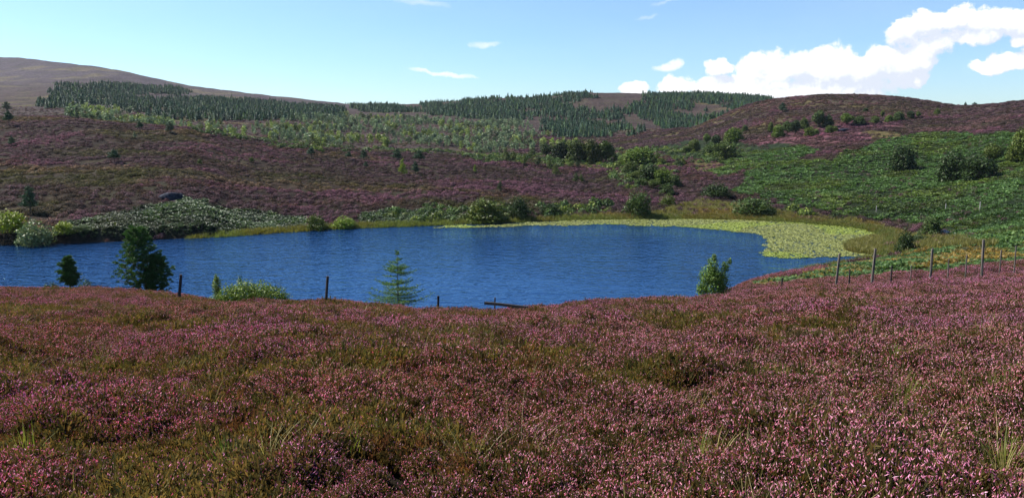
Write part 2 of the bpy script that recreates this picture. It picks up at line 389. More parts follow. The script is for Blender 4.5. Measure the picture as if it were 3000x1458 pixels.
hc = np.array((.046, .033, .030))*(.75+.5*n_a) + np.array((.03, .03, .0))*smooth(.55, .75, n_b)
cols = cols*(1-hfar) + hc*hfar
left = (smooth(700, 1300, Yf)*(pxm < 1100))[:, None]
cols = cols*(1-left) + left*(np.array((.058, .048, .057))*(.75+.5*n_a)+np.array((.035, .03, .0))*smooth(.5, .7, n_b))
cols[zn == 1] = (.015, .024, .010); cols[zn == 2] = (.014, .017, .010); cols[zn == 3] = (.035, .045, .02)
cols[zn == 4] = (.075, .06, .025); cols[zn == 5] = (.10, .045, .055)
ter = mkmesh('terrain', np.stack([Xf, Yf, ZZ.ravel()], 1), quads, None, cols, True)
M_ter = material('moorland')
a = nd('ShaderNodeAttribute', attribute_name='col')
geo = nd('ShaderNodeNewGeometry')
def tnoise(scale, det=6, ro=.6):
    n = nd('ShaderNodeTexNoise'); lk(geo.outputs['Position'], n.inputs['Vector']); n.inputs['Scale'].default_value = scale
    n.inputs['Detail'].default_value = det; n.inputs['Roughness'].default_value = ro; return n.outputs[0]
na = tnoise(.35, 10, .72); nb = tnoise(.05, 4)
c = mixc(1.0, a.outputs['Color'], ramp(na, [(.32, (.25,.25,.25)), (.5, (.9,.9,.9)), (.68, (2.0,1.8,1.9))]), 'MULTIPLY')
c = mixc(ramp(nb, [(.5, (0,0,0)), (.7, (.35,.35,.35))]), c, (.06,.065,.025))
b = nd('ShaderNodeBump'); b.inputs['Strength'].default_value = 1; b.inputs['Distance'].default_value = 1.4; lk(na, b.inputs['Height'])
out(princ(c, .9, .05, b.outputs[0]))
ter.materials.append(M_ter)
o = link('terrain', ter); tag(o, kind='structure')

# ------------------------------------------------------------------ loch
wx0, wx1, wy0, wy1 = -330, 110, 48, 182
vv = [(wx0, wy0, 0), (wx1, wy0, 0), (wx1, wy1, 0), (wx0, wy1, 0)]
wm_ = mkmesh('water', vv, [(0, 1, 2, 3)], None)
M_wat = material('loch_water')
geo = nd('ShaderNodeNewGeometry')
def wn(sc, st, det=3, loc=0):
    mp = nd('ShaderNodeMapping'); lk(geo.outputs['Position'], mp.inputs[0]); mp.inputs['Scale'].default_value = st; mp.inputs['Location'].default_value = (loc,)*3
    mp.inputs['Rotation'].default_value = (0, 0, .25)
    n = nd('ShaderNodeTexNoise'); lk(mp.outputs[0], n.inputs['Vector']); n.inputs['Scale'].default_value = sc; n.inputs['Detail'].default_value = det; n.inputs['Roughness'].default_value = .6
    return n.outputs[0]
w1_ = wn(.85, (.42, .75, 1), 3); w2_ = wn(.045, (.6, 1, 1), 3, 5)
sp_ = nd('ShaderNodeSeparateXYZ'); lk(geo.outputs['Position'], sp_.inputs[0])
dv = nd('ShaderNodeVectorMath', operation='DISTANCE'); lk(geo.outputs['Position'], dv.inputs[0]); dv.inputs[1].default_value = (2, 74, 0)
windx = nd('ShaderNodeMapRange'); lk(dv.outputs['Value'], windx.inputs[0]); windx.inputs[1].default_value = 4; windx.inputs[2].default_value = 80; windx.inputs[3].default_value = .05; windx.inputs[4].default_value = .36
hgt = mth('MULTIPLY', w1_, mth('MULTIPLY', windx.outputs[0], ramp(w2_, [(.3, (.6,.6,.6)), (.7, (1,1,1))])))
b = nd('ShaderNodeBump'); b.inputs['Strength'].default_value = 1; b.inputs['Distance'].default_value = 2.4; lk(hgt, b.inputs['Height'])
df = nd('ShaderNodeBsdfDiffuse'); df.inputs[0].default_value = (.004, .018, .055, 1)
gl = nd('ShaderNodeBsdfGlossy'); gl.inputs[0].default_value = (.42, .66, .95, 1); gl.inputs['Roughness'].default_value = .04; lk(b.outputs[0], gl.inputs['Normal'])
fr = nd('ShaderNodeFresnel'); fr.inputs[0].default_value = 1.42; lk(b.outputs[0], fr.inputs['Normal'])
p = nd('ShaderNodeMixShader'); lk(fr.outputs[0], p.inputs[0]); lk(df.outputs[0], p.inputs[1]); lk(gl.outputs[0], p.inputs[2])
out(p.outputs[0]); wm_.materials.append(M_wat)
tag(link('water', wm_), kind='structure')

# ------------------------------------------------------------------ leaf-cloud geometry
def orient(n, r):
    """two in-plane axes for random normals n (k,3)"""
    t = r.normal(size=n.shape); a = np.cross(n, t); a /= np.linalg.norm(a, axis=1)[:, None]+1e-9
    b = np.cross(n, a); b /= np.linalg.norm(b, axis=1)[:, None]+1e-9
    return a, b
def leaves(P, N, size, aspect, r):
    a, b = orient(N, r); s = np.asarray(size).reshape(-1, 1) if np.ndim(size) else np.full((len(P), 1), size)
    V = np.stack([P-a*s, P-b*s*aspect, P+a*s, P+b*s*aspect], 1).reshape(-1, 3)
    Fc = np.arange(len(P)*4).reshape(-1, 4)
    return V, Fc
def crown(lobes, n, size, r, aspect=.55, gap=.0, shell=.55, wl=.22):
    L = np.array(lobes); vol = (L[:, 3]*L[:, 4]*L[:, 5])**.67; k = r.choice(len(L), n*2, p=vol/vol.sum())
    d = r.normal(size=(n*2, 3)); d /= np.linalg.norm(d, axis=1)[:, None]
    rad = (shell + (1-shell)*r.random(n*2))**.7 * (1+.14*(r.random(n*2)-.5))
    lump = fnoise(d[:, 0]*2+k*3.3, d[:, 1]*2+d[:, 2]*1.7, .55, 3, 2)
    rad = rad*(.78+.42*lump)
    P = L[k, :3] + d*L[k, 3:6]*rad[:, None]
    keep = fnoise(P[:, 0]+P[:, 2]*.6+9, P[:, 1]+P[:, 2]*.8, wl, 5, 2) > gap
    P = P[keep][:n]; d = d[keep][:n]
    N = d*.7+r.normal(size=d.shape)*.6
    V, Fc = leaves(P, N, size*(.6+.8*r.random(len(P))), aspect, r)
    return P, V, Fc
def tube(pts, rad, sides=6):
    V = []; Fc = []
    pts = [Vector(p) for p in pts]
    for i, p in enumerate(pts):
        d = (pts[min(i+1, len(pts)-1)]-pts[max(i-1, 0)]).normalized()
        a = d.orthogonal().normalized(); b = d.cross(a)
        if i and False: pass
        for k in range(sides):
            t = 2*math.pi*k/sides; V.append(p+(a*math.cos(t)+b*math.sin(t))*rad[i])
    for i in range(len(pts)-1):
        for k in range(sides):
            k2 = (k+1) % sides; Fc.append((i*sides+k, i*sides+k2, (i+1)*sides+k2, (i+1)*sides+k))
    Fc.append(tuple(range(sides))[::-1]); Fc.append(tuple((len(pts)-1)*sides+k for k in range(sides)))
    return V, Fc
def tubes(name, specs, mat, sides=6):
    V = []; Fc = []
    for pts, rad in specs:
        v, f = tube(pts, rad, sides); o_ = len(V); V += v; Fc += [tuple(i+o_ for i in q) for q in f]
    return mkmesh(name, [tuple(v) for v in V], Fc, mat, None, True)
def lcol(P, base, r, var=.35, n=4):
    c = np.array(base)[None, :]*(1+var*(r.random((len(P), 1))-.5)*2)
    c[:, 0] *= 1+.25*(r.random(len(P))-.4)
    return np.repeat(c, n, 0)

# unit prototypes: height 1, width 1
def proto_broad(seed, n=2600, size=.028, base=(.075,.115,.03), ground_hug=False, gap=.4, lob=9):
    r = np.random.default_rng(seed); L = []
    for i in range(lob):
        a = r.random()*6.283; q = r.random()**.6
        z = (.32 if ground_hug else .45)+(r.random()*.36)*(1-q*.5)
        rr = .17+.09*r.random()
        L.append((math.cos(a)*q*.30, math.sin(a)*q*.30, z, rr, rr, rr*(.9 if ground_hug else 1)))
    L.append((0, 0, .5, .3, .3, .36))
    if ground_hug:
        for i in range(7):
            a = i*.9+r.random(); L.append((math.cos(a)*.32, math.sin(a)*.32, .16, .18, .18, .2))
        L.append((0, 0, .25, .38, .38, .26))
    P, V, Fc = crown(L, n, size, r, gap=gap)
    zmax = V[:, 2].max(); V[:, 2] /= zmax; V[:, 2] = np.maximum(V[:, 2], .0)
    cr = mkmesh('crown', V, Fc, M_leaf, lcol(P, base, r))
    sp = [([(0,0,-.08),(.01,0,.2),(-.01,.01,.45),(0,0,.75)], [.035,.028,.02,.006])]
    for i in range(5):
        a = r.random()*6.28; z = .15+.4*r.random(); l = .22+.1*r.random()
        sp.append(([(0,0,z),(math.cos(a)*l*.5,math.sin(a)*l*.5,z+.1),(math.cos(a)*l,math.sin(a)*l,z+.24)], [.014,.01,.004]))
    return {'crown': cr, 'trunk': tubes('trunk', sp, M_bark)}
def proto_birch(seed, n=1500, size=.03, base=(.085,.12,.04), gap=.26):
    r = np.random.default_rng(seed); L = []
    for i in range(10):
        t = i/9; z = .25+.62*t; w_ = (.30*(1-t)**.7+.1); a = r.random()*6.28
        L.append((math.cos(a)*w_*.45, math.sin(a)*w_*.45, z, w_*.75, w_*.75, .13))
    P, V, Fc = crown(L, n, size, r, gap=gap, shell=.3)
    V[:, 2] /= V[:, 2].max(); V[:, 2] = np.maximum(V[:, 2], .02)
    cr = mkmesh('crown', V, Fc, M_leaf, lcol(P, base, r))
    sp = [([(0,0,-.06),(.01,0,.3),(-.01,.01,.6),(0,0,.92)], [.02,.016,.01,.003])]
    for i in range(7):
        a = r.random()*6.28; z = .2+.5*r.random(); l = .2*(1.1-z)+.08
        sp.append(([(0,0,z),(math.cos(a)*l,math.sin(a)*l,z+.12)], [.008,.003]))
    return {'crown': cr, 'trunk': tubes('trunk', sp, M_bark, 5)}
def proto_pine(seed, n=3000, size=.036, base=(.030,.065,.032), bare=.2, gap=.22):
    r = np.random.default_rng(seed); L = []
    for i in range(13):
        t = i/12; z = bare+.08+(.84-bare)*t; w_ = .34*(1-t)**.6*(.75+.5*r.random())+.06; a = i*2.4
        L.append((math.cos(a)*w_*.55, math.sin(a)*w_*.55, z, w_*.62, w_*.62, .085))
    P, V, Fc = crown(L, n, size, r, aspect=.25, gap=gap, shell=.2)
    V[:, 2] /= V[:, 2].max()
    cr = mkmesh('crown', V, Fc, M_leaf, lcol(P, base, r))
    sp = [([(0,0,-.08),(.01,0,.3),(-.01,.01,.6),(0,0,.93)], [.03,.024,.015,.004])]
    for i in range(9):
        a = r.random()*6.28; z = bare+.05+.6*r.random(); l = .3*(1.05-z)+.04
        sp.append(([(0,0,z),(math.cos(a)*l,math.sin(a)*l,z+.1)], [.009,.003]))
    return {'crown': cr, 'trunk': tubes('trunk', sp, M_bark, 5)}
def conifer_far(seed, base, mat, n=230):
    r = np.random.default_rng(seed)
    t = r.random(n)**.8; a = r.random(n)*6.283; rr = (.40*(1-t)**.8+.02)*(.35+.65*r.random(n))*(.8+.2*np.cos(t*30))*(.8+.4*np.sin(a*2+seed))
    P = np.stack([np.cos(a)*rr, np.sin(a)*rr, .05+.93*t], 1)
    N = np.stack([np.cos(a), np.sin(a), .9+0*a], 1)+r.normal(size=(n, 3))*.4
    V, Fc = leaves(P, N, .085*(1.15-.75*t), .6, r)
    tv = np.array([(.02,0,-.05),(-.01,.017,-.05),(-.01,-.017,-.05),(0,0,.9)])
    o_ = len(V); V = np.vstack([V, tv]); c = np.vstack([lcol(P, base, r), np.tile((.03,.03,.02), (4, 1))])
    Fl = [tuple(q) for q in Fc]+[(o_, o_+1, o_+3), (o_+1, o_+2, o_+3), (o_+2, o_, o_+3)]
    return mkmesh('conifer', V, Fl, mat, c)
def birch_far(seed, base, mat, n=150):
    r = np.random.default_rng(seed); L = []
    for i in range(6):
        a = r.random()*6.28; q = r.random()*.2; L.append((math.cos(a)*q, math.sin(a)*q, .3+.5*r.random(), .2, .2, .22))
    L.append((0, 0, .3, .3, .3, .28))
    P, V, Fc = crown(L, n, .07, r, gap=.3, shell=.4, aspect=.6)
    V[:, 2] /= V[:, 2].max(); V[:, 2] = np.maximum(V[:, 2], -.02)
    return mkmesh('birch', V, Fc, mat, lcol(P, base, r))

# column ray cast onto the ground
YR = np.concatenate([np.arange(2, 130, .25), np.arange(130, 700, 1), np.arange(700, 1800, 3)])
def hit(px, py, ymin=2, ymax=9999):
    u = udir(px, py); s = slope(py); g_ = ground(u*YR, YR); ray = CAMZ - s*YR
    ok = np.where((g_ >= ray) & (YR >= ymin) & (YR <= ymax))[0]
    if len(ok) == 0:
        q = (YR >= ymin) & (YR <= ymax); j = np.argmin(np.where(q, ray-g_, 1e9)); Y = YR[j]
    else: Y = YR[ok[0]]
    return u*Y, Y, float(ground(np.array([u*Y]), np.array([Y]))[0])
def put(kind, proto, px, py_top, py_base, wpx, label, cat, tint, group=None, Y=None, ymin=105, wscale=None, rz=None):
    if Y is None: X, Y, Z = hit(px, py_base, ymin)
    else:
        X = udir(px, py_base)*Y; Z = float(ground(np.array([X]), np.array([Y]))[0])
    ztop = CAMZ - slope(py_top)*Y
    h = max(ztop - Z, .4)*1.03; wd = wpx*Y/F*1.16
    if proto in PINE or proto in PINEB: wd *= 1.25
    r_ = rng.random()*6.28 if rz is None else rz
    root = link(kind, None); root.location = (X, Y, Z-.03); root.rotation_euler = (0, 0, r_); root.scale = (wd, wd, h)
    tag(root, label, cat, group)
    for nm, me in proto.items():
        q = link(nm, me, root); q.color = (*tint, 1)
    return root

# ------------------------------------------------------------------ scatter (countless ground cover)
def scatter(name, P, rot, scl, tint, pick, sources, label, cat):
    col = bpy.data.collections.new(name+'_sources')
    for k, me in enumerate(sources):
        so = bpy.data.objects.new('%s_source_%02d' % (name, k), me); col.objects.link(so)
    me = bpy.data.meshes.new(name); n = len(P)
    me.vertices.add(n); me.vertices.foreach_set('co', np.asarray(P, np.float32).ravel())
    def at(nm, ty, dom, arr, key):
        x = me.attributes.new(nm, ty, dom); x.data.foreach_set(key, np.asarray(arr).ravel())
    at('irot', 'FLOAT_VECTOR', 'POINT', np.asarray(rot, np.float32), 'vector')
    at('iscl', 'FLOAT_VECTOR', 'POINT', np.asarray(scl, np.float32), 'vector')
    tt_ = np.ones((n, 4), np.float32); tt_[:, :3] = tint; at('tint', 'FLOAT_COLOR', 'POINT', tt_, 'color')
    at('pick', 'INT', 'POINT', np.asarray(pick, np.int32), 'value')
    o = link(name, me); tag(o, label, cat, None, 'stuff')
    g = bpy.data.node_groups.new(name, 'GeometryNodeTree')
    g.interface.new_socket('Geometry', in_out='INPUT', socket_type='NodeSocketGeometry')
    g.interface.new_socket('Geometry', in_out='OUTPUT', socket_type='NodeSocketGeometry')
    N = g.nodes; gi = N.new('NodeGroupInput'); go = N.new('NodeGroupOutput')
    ip = N.new('GeometryNodeInstanceOnPoints'); ci_ = N.new('GeometryNodeCollectionInfo')
    ci_.inputs['Collection'].default_value = col; ci_.inputs['Separate Children'].default_value = True; ci_.inputs['Reset Children'].default_value = True
    def na_(nm, ty):
        x = N.new('GeometryNodeInputNamedAttribute'); x.data_type = ty; x.inputs[0].default_value = nm; return x.outputs[0]
    g.links.new(gi.outputs[0], ip.inputs['Points']); g.links.new(ci_.outputs[0], ip.inputs['Instance'])
    ip.inputs['Pick Instance'].default_value = True
    g.links.new(na_('pick', 'INT'), ip.inputs['Instance Index'])
    er = N.new('FunctionNodeEulerToRotation'); g.links.new(na_('irot', 'FLOAT_VECTOR'), er.inputs[0]); g.links.new(er.outputs[0], ip.inputs['Rotation'])
    g.links.new(na_('iscl', 'FLOAT_VECTOR'), ip.inputs['Scale'])
    g.links.new(ip.outputs[0], go.inputs[0])
    md = o.modifiers.new('scatter', 'NODES'); md.node_group = g
    return o
def band(Y0, Y1, dens, umax=.95, seed=1, umin=None):
    r = np.random.default_rng(seed); umin = -umax if umin is None else umin
    n = int((umax-umin)*.5*(Y1*Y1-Y0*Y0)*dens)
    Y = np.sqrt(Y0*Y0+(Y1*Y1-Y0*Y0)*r.random(n)); X = (umin+(umax-umin)*r.random(n))*Y
    return X, Y
def apron(Y0, Y1, half, dens, seed):
    r = np.random.default_rng(seed); n = int((Y1-Y0)*2*half*dens); return (r.random(n)*2-1)*half, Y0+(Y1-Y0)*r.random(n)
ELEV = (TZ-CAMZ)/np.maximum(YG, 1)[None, :]; ELEV[:, YG < 3] = -9
RUN = np.maximum.accumulate(ELEV, axis=1)
def visible(X, Y, Z, veg=.8):
    u = np.clip(X/np.maximum(Y, 3), -1.11, 1.11)
    ai = ((u+1.12)/2.24*(len(UG)-1)).astype(int); bi = (np.log(1+(Y+13)/14.)/math.log(1+2560/14.)*(NY-1)).astype(int)
    Yp = np.maximum(Y, .5); return (Y < 3) | ((Z+veg-CAMZ)/Yp >= RUN[ai, np.maximum(bi-2, 0)] - .9/Yp)
def rot3(n, r, tilt=.2): return np.stack([(r.random(n)-.5)*tilt*2, (r.random(n)-.5)*tilt*2, r.random(n)*6.283], 1)

# heather clump: upright stems with narrow flower spikes
def heather_clump(seed, n=85, flower=.75, rad=.19, hgt=.30, cols=((.54,.20,.35),(.74,.40,.53)), sw=.0033, sl=.020, greens=((.050,.052,.014),(.090,.074,.020)), brown=.14):
    r = np.random.default_rng(seed); V = []; Fc = []; Cc = []
    def quad(a, b, w_, c, c2=None):
        a = np.array(a); b = np.array(b); d = b-a; s = np.cross(d, r.normal(size=3)); s = s/(np.linalg.norm(s)+1e-9)*w_
        i = len(V); V.extend([a-s*.5, a+s*.5, b+s*.35, b-s*.35]); Fc.append((i, i+1, i+2, i+3)); Cc.extend([c, c, c2 or c, c2 or c])
    for k in range(n):
        a = r.random()*6.283; q = math.sqrt(r.random())*rad; h = hgt*(.55+.6*r.random())*(1-.45*(q/rad)**2)
        b0 = (math.cos(a)*q*.5, math.sin(a)*q*.5, 0.0); tp = (math.cos(a)*q*1.1+r.normal()*.02, math.sin(a)*q*1.1+r.normal()*.02, h)
        g1 = greens[0] if r.random() < .5 else greens[1]
        quad(b0, tp, .012, (.03,.022,.014), g1)
        for j in range(4):      # leafy side sprigs
            t = .45+.5*r.random(); m_ = [b0[i]*(1-t)+tp[i]*t for i in range(3)]; l = .05
            e = (m_[0]+r.normal()*.02, m_[1]+r.normal()*.02, m_[2]+l*(.5+.5*r.random())); quad(m_, e, .011, g1)
        if r.random() < flower:
            nf = 1+int(r.random()*3.2)
            for j in range(nf):
                if r.random() < brown: c = (.22+.12*r.random(), .125, .07)
                else:
                    t = r.random(); c = tuple(cols[0][i]*(1-t)+cols[1][i]*t for i in range(3))
                    if r.random() < .22: c = tuple(min(.82, x*1.3+.10) for x in c)
                L_ = sl*(.6+.8*r.random()); bx = tp[0]+(j*r.normal()*.018); by = tp[1]+(j*r.normal()*.018); zo = -j*.02*r.random()
                dx, dy = r.normal()*.012, r.normal()*.012; i = len(V); s = sw*(.8+.5*r.random())
                z0 = tp[2]-L_*.35+zo
                V.append(np.array((bx, by, z0)))
                for m in range(3):
                    an = m*2.094+k; V.append(np.array((bx+dx*.4+math.cos(an)*s, by+dy*.4+math.sin(an)*s, z0+L_*.4)))
                V.append(np.array((bx+dx, by+dy, z0+L_)))
                for m in range(3):
                    m2 = (m+1) % 3; Fc.append((i, i+1+m2, i+1+m)); Fc.append((i+4, i+1+m, i+1+m2))
                Cc.extend([c]*5)
    return mkmesh('heather', np.array(V), Fc, M_heath, np.array(Cc))
def grass_tuft(seed, n=45, h=.35, rad=.10, w_=.006, c0=(.10,.14,.02), c1=(.24,.22,.05), droop=.35, mat=None):
    r = np.random.default_rng(seed); V = []; Fc = []; Cc = []
    for k in range(n):
        a = r.random()*6.283; q = rad*r.random(); x, y = math.cos(a)*q, math.sin(a)*q; ll = h*(.5+.6*r.random()); dr = droop*(.3+r.random())
        dx, dy = math.cos(a+r.normal()*.5), math.sin(a+r.normal()*.5); sx, sy = -dy*w_, dx*w_; t_ = r.random(); c = [c0[i]*(1-t_)+c1[i]*t_ for i in range(3)]
        base = len(V)
        for j in range(5):
            t = j/4; px_ = x+dx*dr*ll*t*t; py_ = y+dy*dr*ll*t*t; pz = ll*(t-.45*dr*t*t); f = 1-t*.9
            V.append((px_-sx*f, py_-sy*f, pz)); V.append((px_+sx*f, py_+sy*f, pz)); Cc += [c, c]
        for j in range(4): b_ = base+j*2; Fc.append((b_, b_+1, b_+3, b_+2))
    return mkmesh('grass', np.array(V), Fc, mat or M_grass, np.array(Cc))
def lump(seed, n, base, tips, mat, rad=.62, hh=.42, size=.075, tipfrac=.4, aspect=.5):
    r = np.random.default_rng(seed); a = r.random(n)*6.283; t = r.random(n)
    ph = np.arccos(1-t*.98); rr = rad*(.72+.3*r.random(n))*(1+.22*np.sin(a*3+seed)); zz = hh*(.8+.3*r.random(n))
    P = np.stack([np.cos(a)*np.sin(ph)*rr, np.sin(a)*np.sin(ph)*rr, np.cos(ph)*zz], 1)
    N = np.stack([np.cos(a)*np.sin(ph), np.sin(a)*np.sin(ph), np.cos(ph)+.2], 1)+r.normal(size=(n, 3))*.55
    V, Fc = leaves(P, N, size*(.6+.8*r.random(n)), aspect, r)
    c = np.where((r.random(n) < tipfrac*(.3+P[:, 2]/hh))[:, None], np.array(tips), np.array(base))*(.7+.6*r.random((n, 1)))
    return mkmesh('lump', V, Fc, mat, np.repeat(c, 4, 0))
def bracken_clump(seed, n=9, ln=.85, wd=.22, c0=(.042,.095,.024), c1=(.095,.16,.040), mat=None):
    r = np.random.default_rng(seed); V = []; Fc = []; Cc = []
    for k in range(n):
        a = k*6.283/n+r.normal()*.3; dx, dy = math.cos(a), math.sin(a); L_ = ln*(.7+.5*r.random()); up = .5+.3*r.random()
        t_ = r.random(); c = [c0[i]*(1-t_)+c1[i]*t_ for i in range(3)]
        pr = None
        for j in range(7):
            t = j/6; x = dx*L_*t*.8; y = dy*L_*t*.8; z = up*(math.sin(min(t*1.9, 1.75)))*.85-.12*t*t
            wq = wd*(0 if j == 0 else (1-t)*.95+.03)*(1.25 if j % 2 else .55)
            sx, sy = -dy*wq, dx*wq; zz = -.12*wq
            i = len(V); V += [(x-sx, y-sy, z+zz), (x, y, z), (x+sx, y+sy, z+zz)]; Cc += [c, c, c]
            if pr is not None: Fc += [(pr, pr+1, i+1, i), (pr+1, pr+2, i+2, i+1)]
            pr = i
    return mkmesh('bracken', np.array(V), Fc, mat or M_brk, np.array(Cc))

# --- foreground heather
def fg_tint(X, Y, kind, r):
    n = len(X); v = (.8+.4*r.random(n))[:, None]
    if kind == 'h':
        pk = fnoise(X, Y, 4.5, 61, 3)[:, None]; t = smooth(.40, .62, pk)
        c = np.array((1.0,.93,.86))*(1-t)+np.array((1.08,.93,1.12))*t
        rd = smooth(.5, .7, fnoise(X, Y, 2.0, 67, 2))[:, None]; c = c*(1-rd*.5)+np.array((1.02,.90,.72))*rd*.5
        return c*v
    return np.ones((n, 3))*v
clumps = []
for q in range(3): clumps.append(heather_clump(100+q, 185, .95))                                        # 0-2 full bloom
for q in range(3): clumps.append(heather_clump(110+q, 130, .6, cols=((.42,.21,.28),(.62,.40,.44)), brown=.4))   # 3-5 fading
for q in range(2): clumps.append(heather_clump(120+q, 95, .22, greens=((.070,.078,.018),(.145,.125,.030)), brown=.5))  # 6-7 green
clumps.append(heather_clump(131, 70, .6, cols=((.22,.10,.05),(.34,.17,.07)), greens=((.08,.05,.02),(.12,.07,.02)), brown=.8))  # 8 russet
PX, PY = [], []
SC = []
for (a0, a1, dens, sc, sd_) in ((1.2, 14, 50, 1.0, 11), (14, 28, 36, 1.12, 12), (28, 50, 24, 1.35, 13), (50, 84, 12, 1.8, 14)):
    X, Y = band(a0, a1, dens, .95, sd_); PX.append(X); PY.append(Y); SC.append(np.full(len(X), sc))
X, Y = apron(-4, 14, 14, 26, 15); k_ = (np.abs(X) > .9*Y) | (Y < 1.2); k_ &= ((X*X+Y*Y) > .8); PX.append(X[k_]); PY.append(Y[k_]); SC.append(np.full(k_.sum(), 1.15))
X = np.concatenate(PX); Y = np.concatenate(PY); SC = np.concatenate(SC)
Z = ground(X, Y); px_, py_ = project(X, Y, Z); zn_ = zone(px_, py_, Y)
r = np.random.default_rng(5)
hole = fnoise(X, Y, 1.1, 71, 2)
ok = visible(X, Y, Z, .5) & (zn_ != 3) & (zn_ != 1) & (Z > .25) & (r.random(len(X)) < .62+1.0*smooth(.26, .40, hole)) & ((px_ < 2640) | (Y < 58))
X, Y, Z, SC, px_, py_, hole = (q[ok] for q in (X, Y, Z, SC, px_, py_, hole))
bloom = .535+(fnoise(X, Y, 1.1, 61, 3)-.5)*1.3 + (fnoise(X, Y, 7, 63, 2)-.5)*.25 + .14*smooth(900, 2900, px_)*(1+0*X) + .10*(1-smooth(820, 920, py_)) \
        - .10*np.exp(-((px_-250)/520)**2-((py_-965)/55)**2)
u_ = r.random(len(X))*.16-.08
b_ = bloom+u_
pick = np.where(b_ > .55, r.integers(0, 3, len(X)), np.where(b_ > .44, r.integers(3, 6, len(X)), np.where((b_ > .36) & (r.random(len(X)) < .4), 8, r.integers(6, 8, len(X)))))
s = SC*(.75+.5*r.random(len(X)))*(.72+.55*hole)*(.82+.18*smooth(5, 11, Y))
scatter('heather_foreground', np.stack([X, Y, Z-.02], 1), rot3(len(X), r, .48), np.stack([s, s, s*(.85+.3*r.random(len(X)))/SC**.8], 1), fg_tint(X, Y, 'h', r), pick, clumps,
        'flowering pink and brown heather covering the near slope', 'heather')
print('fg heather', len(X))
# grass among the foreground heather
X, Y = band(1.5, 45, 7.5, .95, 31); Z = ground(X, Y); px_, py_ = project(X, Y, Z)
gm = fnoise(X, Y, 2.4, 81, 2)
ok = visible(X, Y, Z, .4) & ((gm > .58) | (r.random(len(X)) < .16)) & (zone(px_, py_, Y) == 0)
X, Y, Z = X[ok], Y[ok], Z[ok]
gsrc = [grass_tuft(140), grass_tuft(141, 30, .42, .14, .004, (.20,.18,.05), (.38,.30,.11), .7), grass_tuft(142, 60, .3, .12, .005, (.07,.15,.015), (.16,.22,.03), .3),
        grass_tuft(143, 7, .62, .10, .0035, (.34,.27,.13), (.46,.36,.18), .9)]
s = .7+.5*r.random(len(X))
scatter('moor_grass', np.stack([X, Y, Z], 1), rot3(len(X), r, .2), np.stack([s, s, s], 1), np.ones((len(X), 3))*(.7+.5*r.random((len(X), 1))), r.choice(4, len(X), p=[.28,.34,.10,.28]), gsrc,
        'green and straw coloured grass tufts growing between the near heather', 'grass')

# --- heather on the hillsides beyond the loch
hl = [lump(200+q, 150, (.025,.020,.019), (.122,.077,.094), M_heath, tipfrac=.55) for q in range(3)] + \
     [lump(210+q, 150, (.027,.023,.014), (.088,.062,.050), M_heath, tipfrac=.45) for q in range(2)]
X1, Y1 = band(105, 240, .95, 1.0, 41); X2, Y2 = band(240, 350, .62, 1.0, 42); X3, Y3 = band(350, 560, .40, 1.0, 43, umin=.0)
X4, Y4 = band(350, 620, .05, 1.0, 44)
X = np.concatenate([X1, X2, X3, X4]); Y = np.concatenate([Y1, Y2, Y3, Y4]); Z = ground(X, Y); px_, py_ = project(X, Y, Z); zn_ = zone(px_, py_, Y)
thin = (zn_ == 0) | (zn_ == 5) | ((zn_ == 4) & (r.random(len(X)) < .10+.9*(fnoise(X, Y, 9, 88, 2) > .56))) | (((zn_ == 1)) & (r.random(len(X)) < .04))
ok = visible(X, Y, Z, 1.0) & thin & (Z > .15) & (fnoise(X, Y, 3.2, 59, 2) > .36)
X, Y, Z, px_, py_, zn_ = (q[ok] for q in (X, Y, Z, px_, py_, zn_))
g = fnoise(X, Y, 14, 51, 3); gp = fnoise(X, Y, 5, 53, 2)
pick = np.where(g*.6+gp*.4+r.random(len(X))*.2-.1 > .43, r.integers(0, 3, len(X)), r.integers(3, 5, len(X)))
pick[zn_ == 5] = r.integers(0, 3, (zn_ == 5).sum())
s = (.55+.75*r.random(len(X)))*(1.0+.40*smooth(240, 400, Y))*(1.15)
tint = np.ones((len(X), 3))*(.50+1.1*r.random((len(X), 1))**1.3)
pinkish = smooth(.45, .7, fnoise(X, Y, 22, 57, 2))[:, None]; tint = tint*(1-pinkish*.6)+tint*np.array((1.9,1.35,1.7))*pinkish*.6
rt = smooth(1700, 2300, px_)[:, None]; tint = tint*(1-rt)+tint*np.array((1.05,.97,.95))*rt
ol = smooth(.50, .68, fnoise(X*.5, Y, 16, 58, 3))[:, None]; ol = ol*(1-.6*rt); tint = tint*(1-ol)+tint*np.array((1.0,1.45,.65))*ol
tint[zn_ == 5] *= (1.15, .95, 1.08)
print('hill heather', len(X))
scatter('heather_hillside', np.stack([X, Y, Z-.05], 1), rot3(len(X), r, .2), np.stack([s, s, s*1.25], 1), tint, pick, hl,
        'dark purple heather cushions covering the hillsides beyond the loch', 'heather')

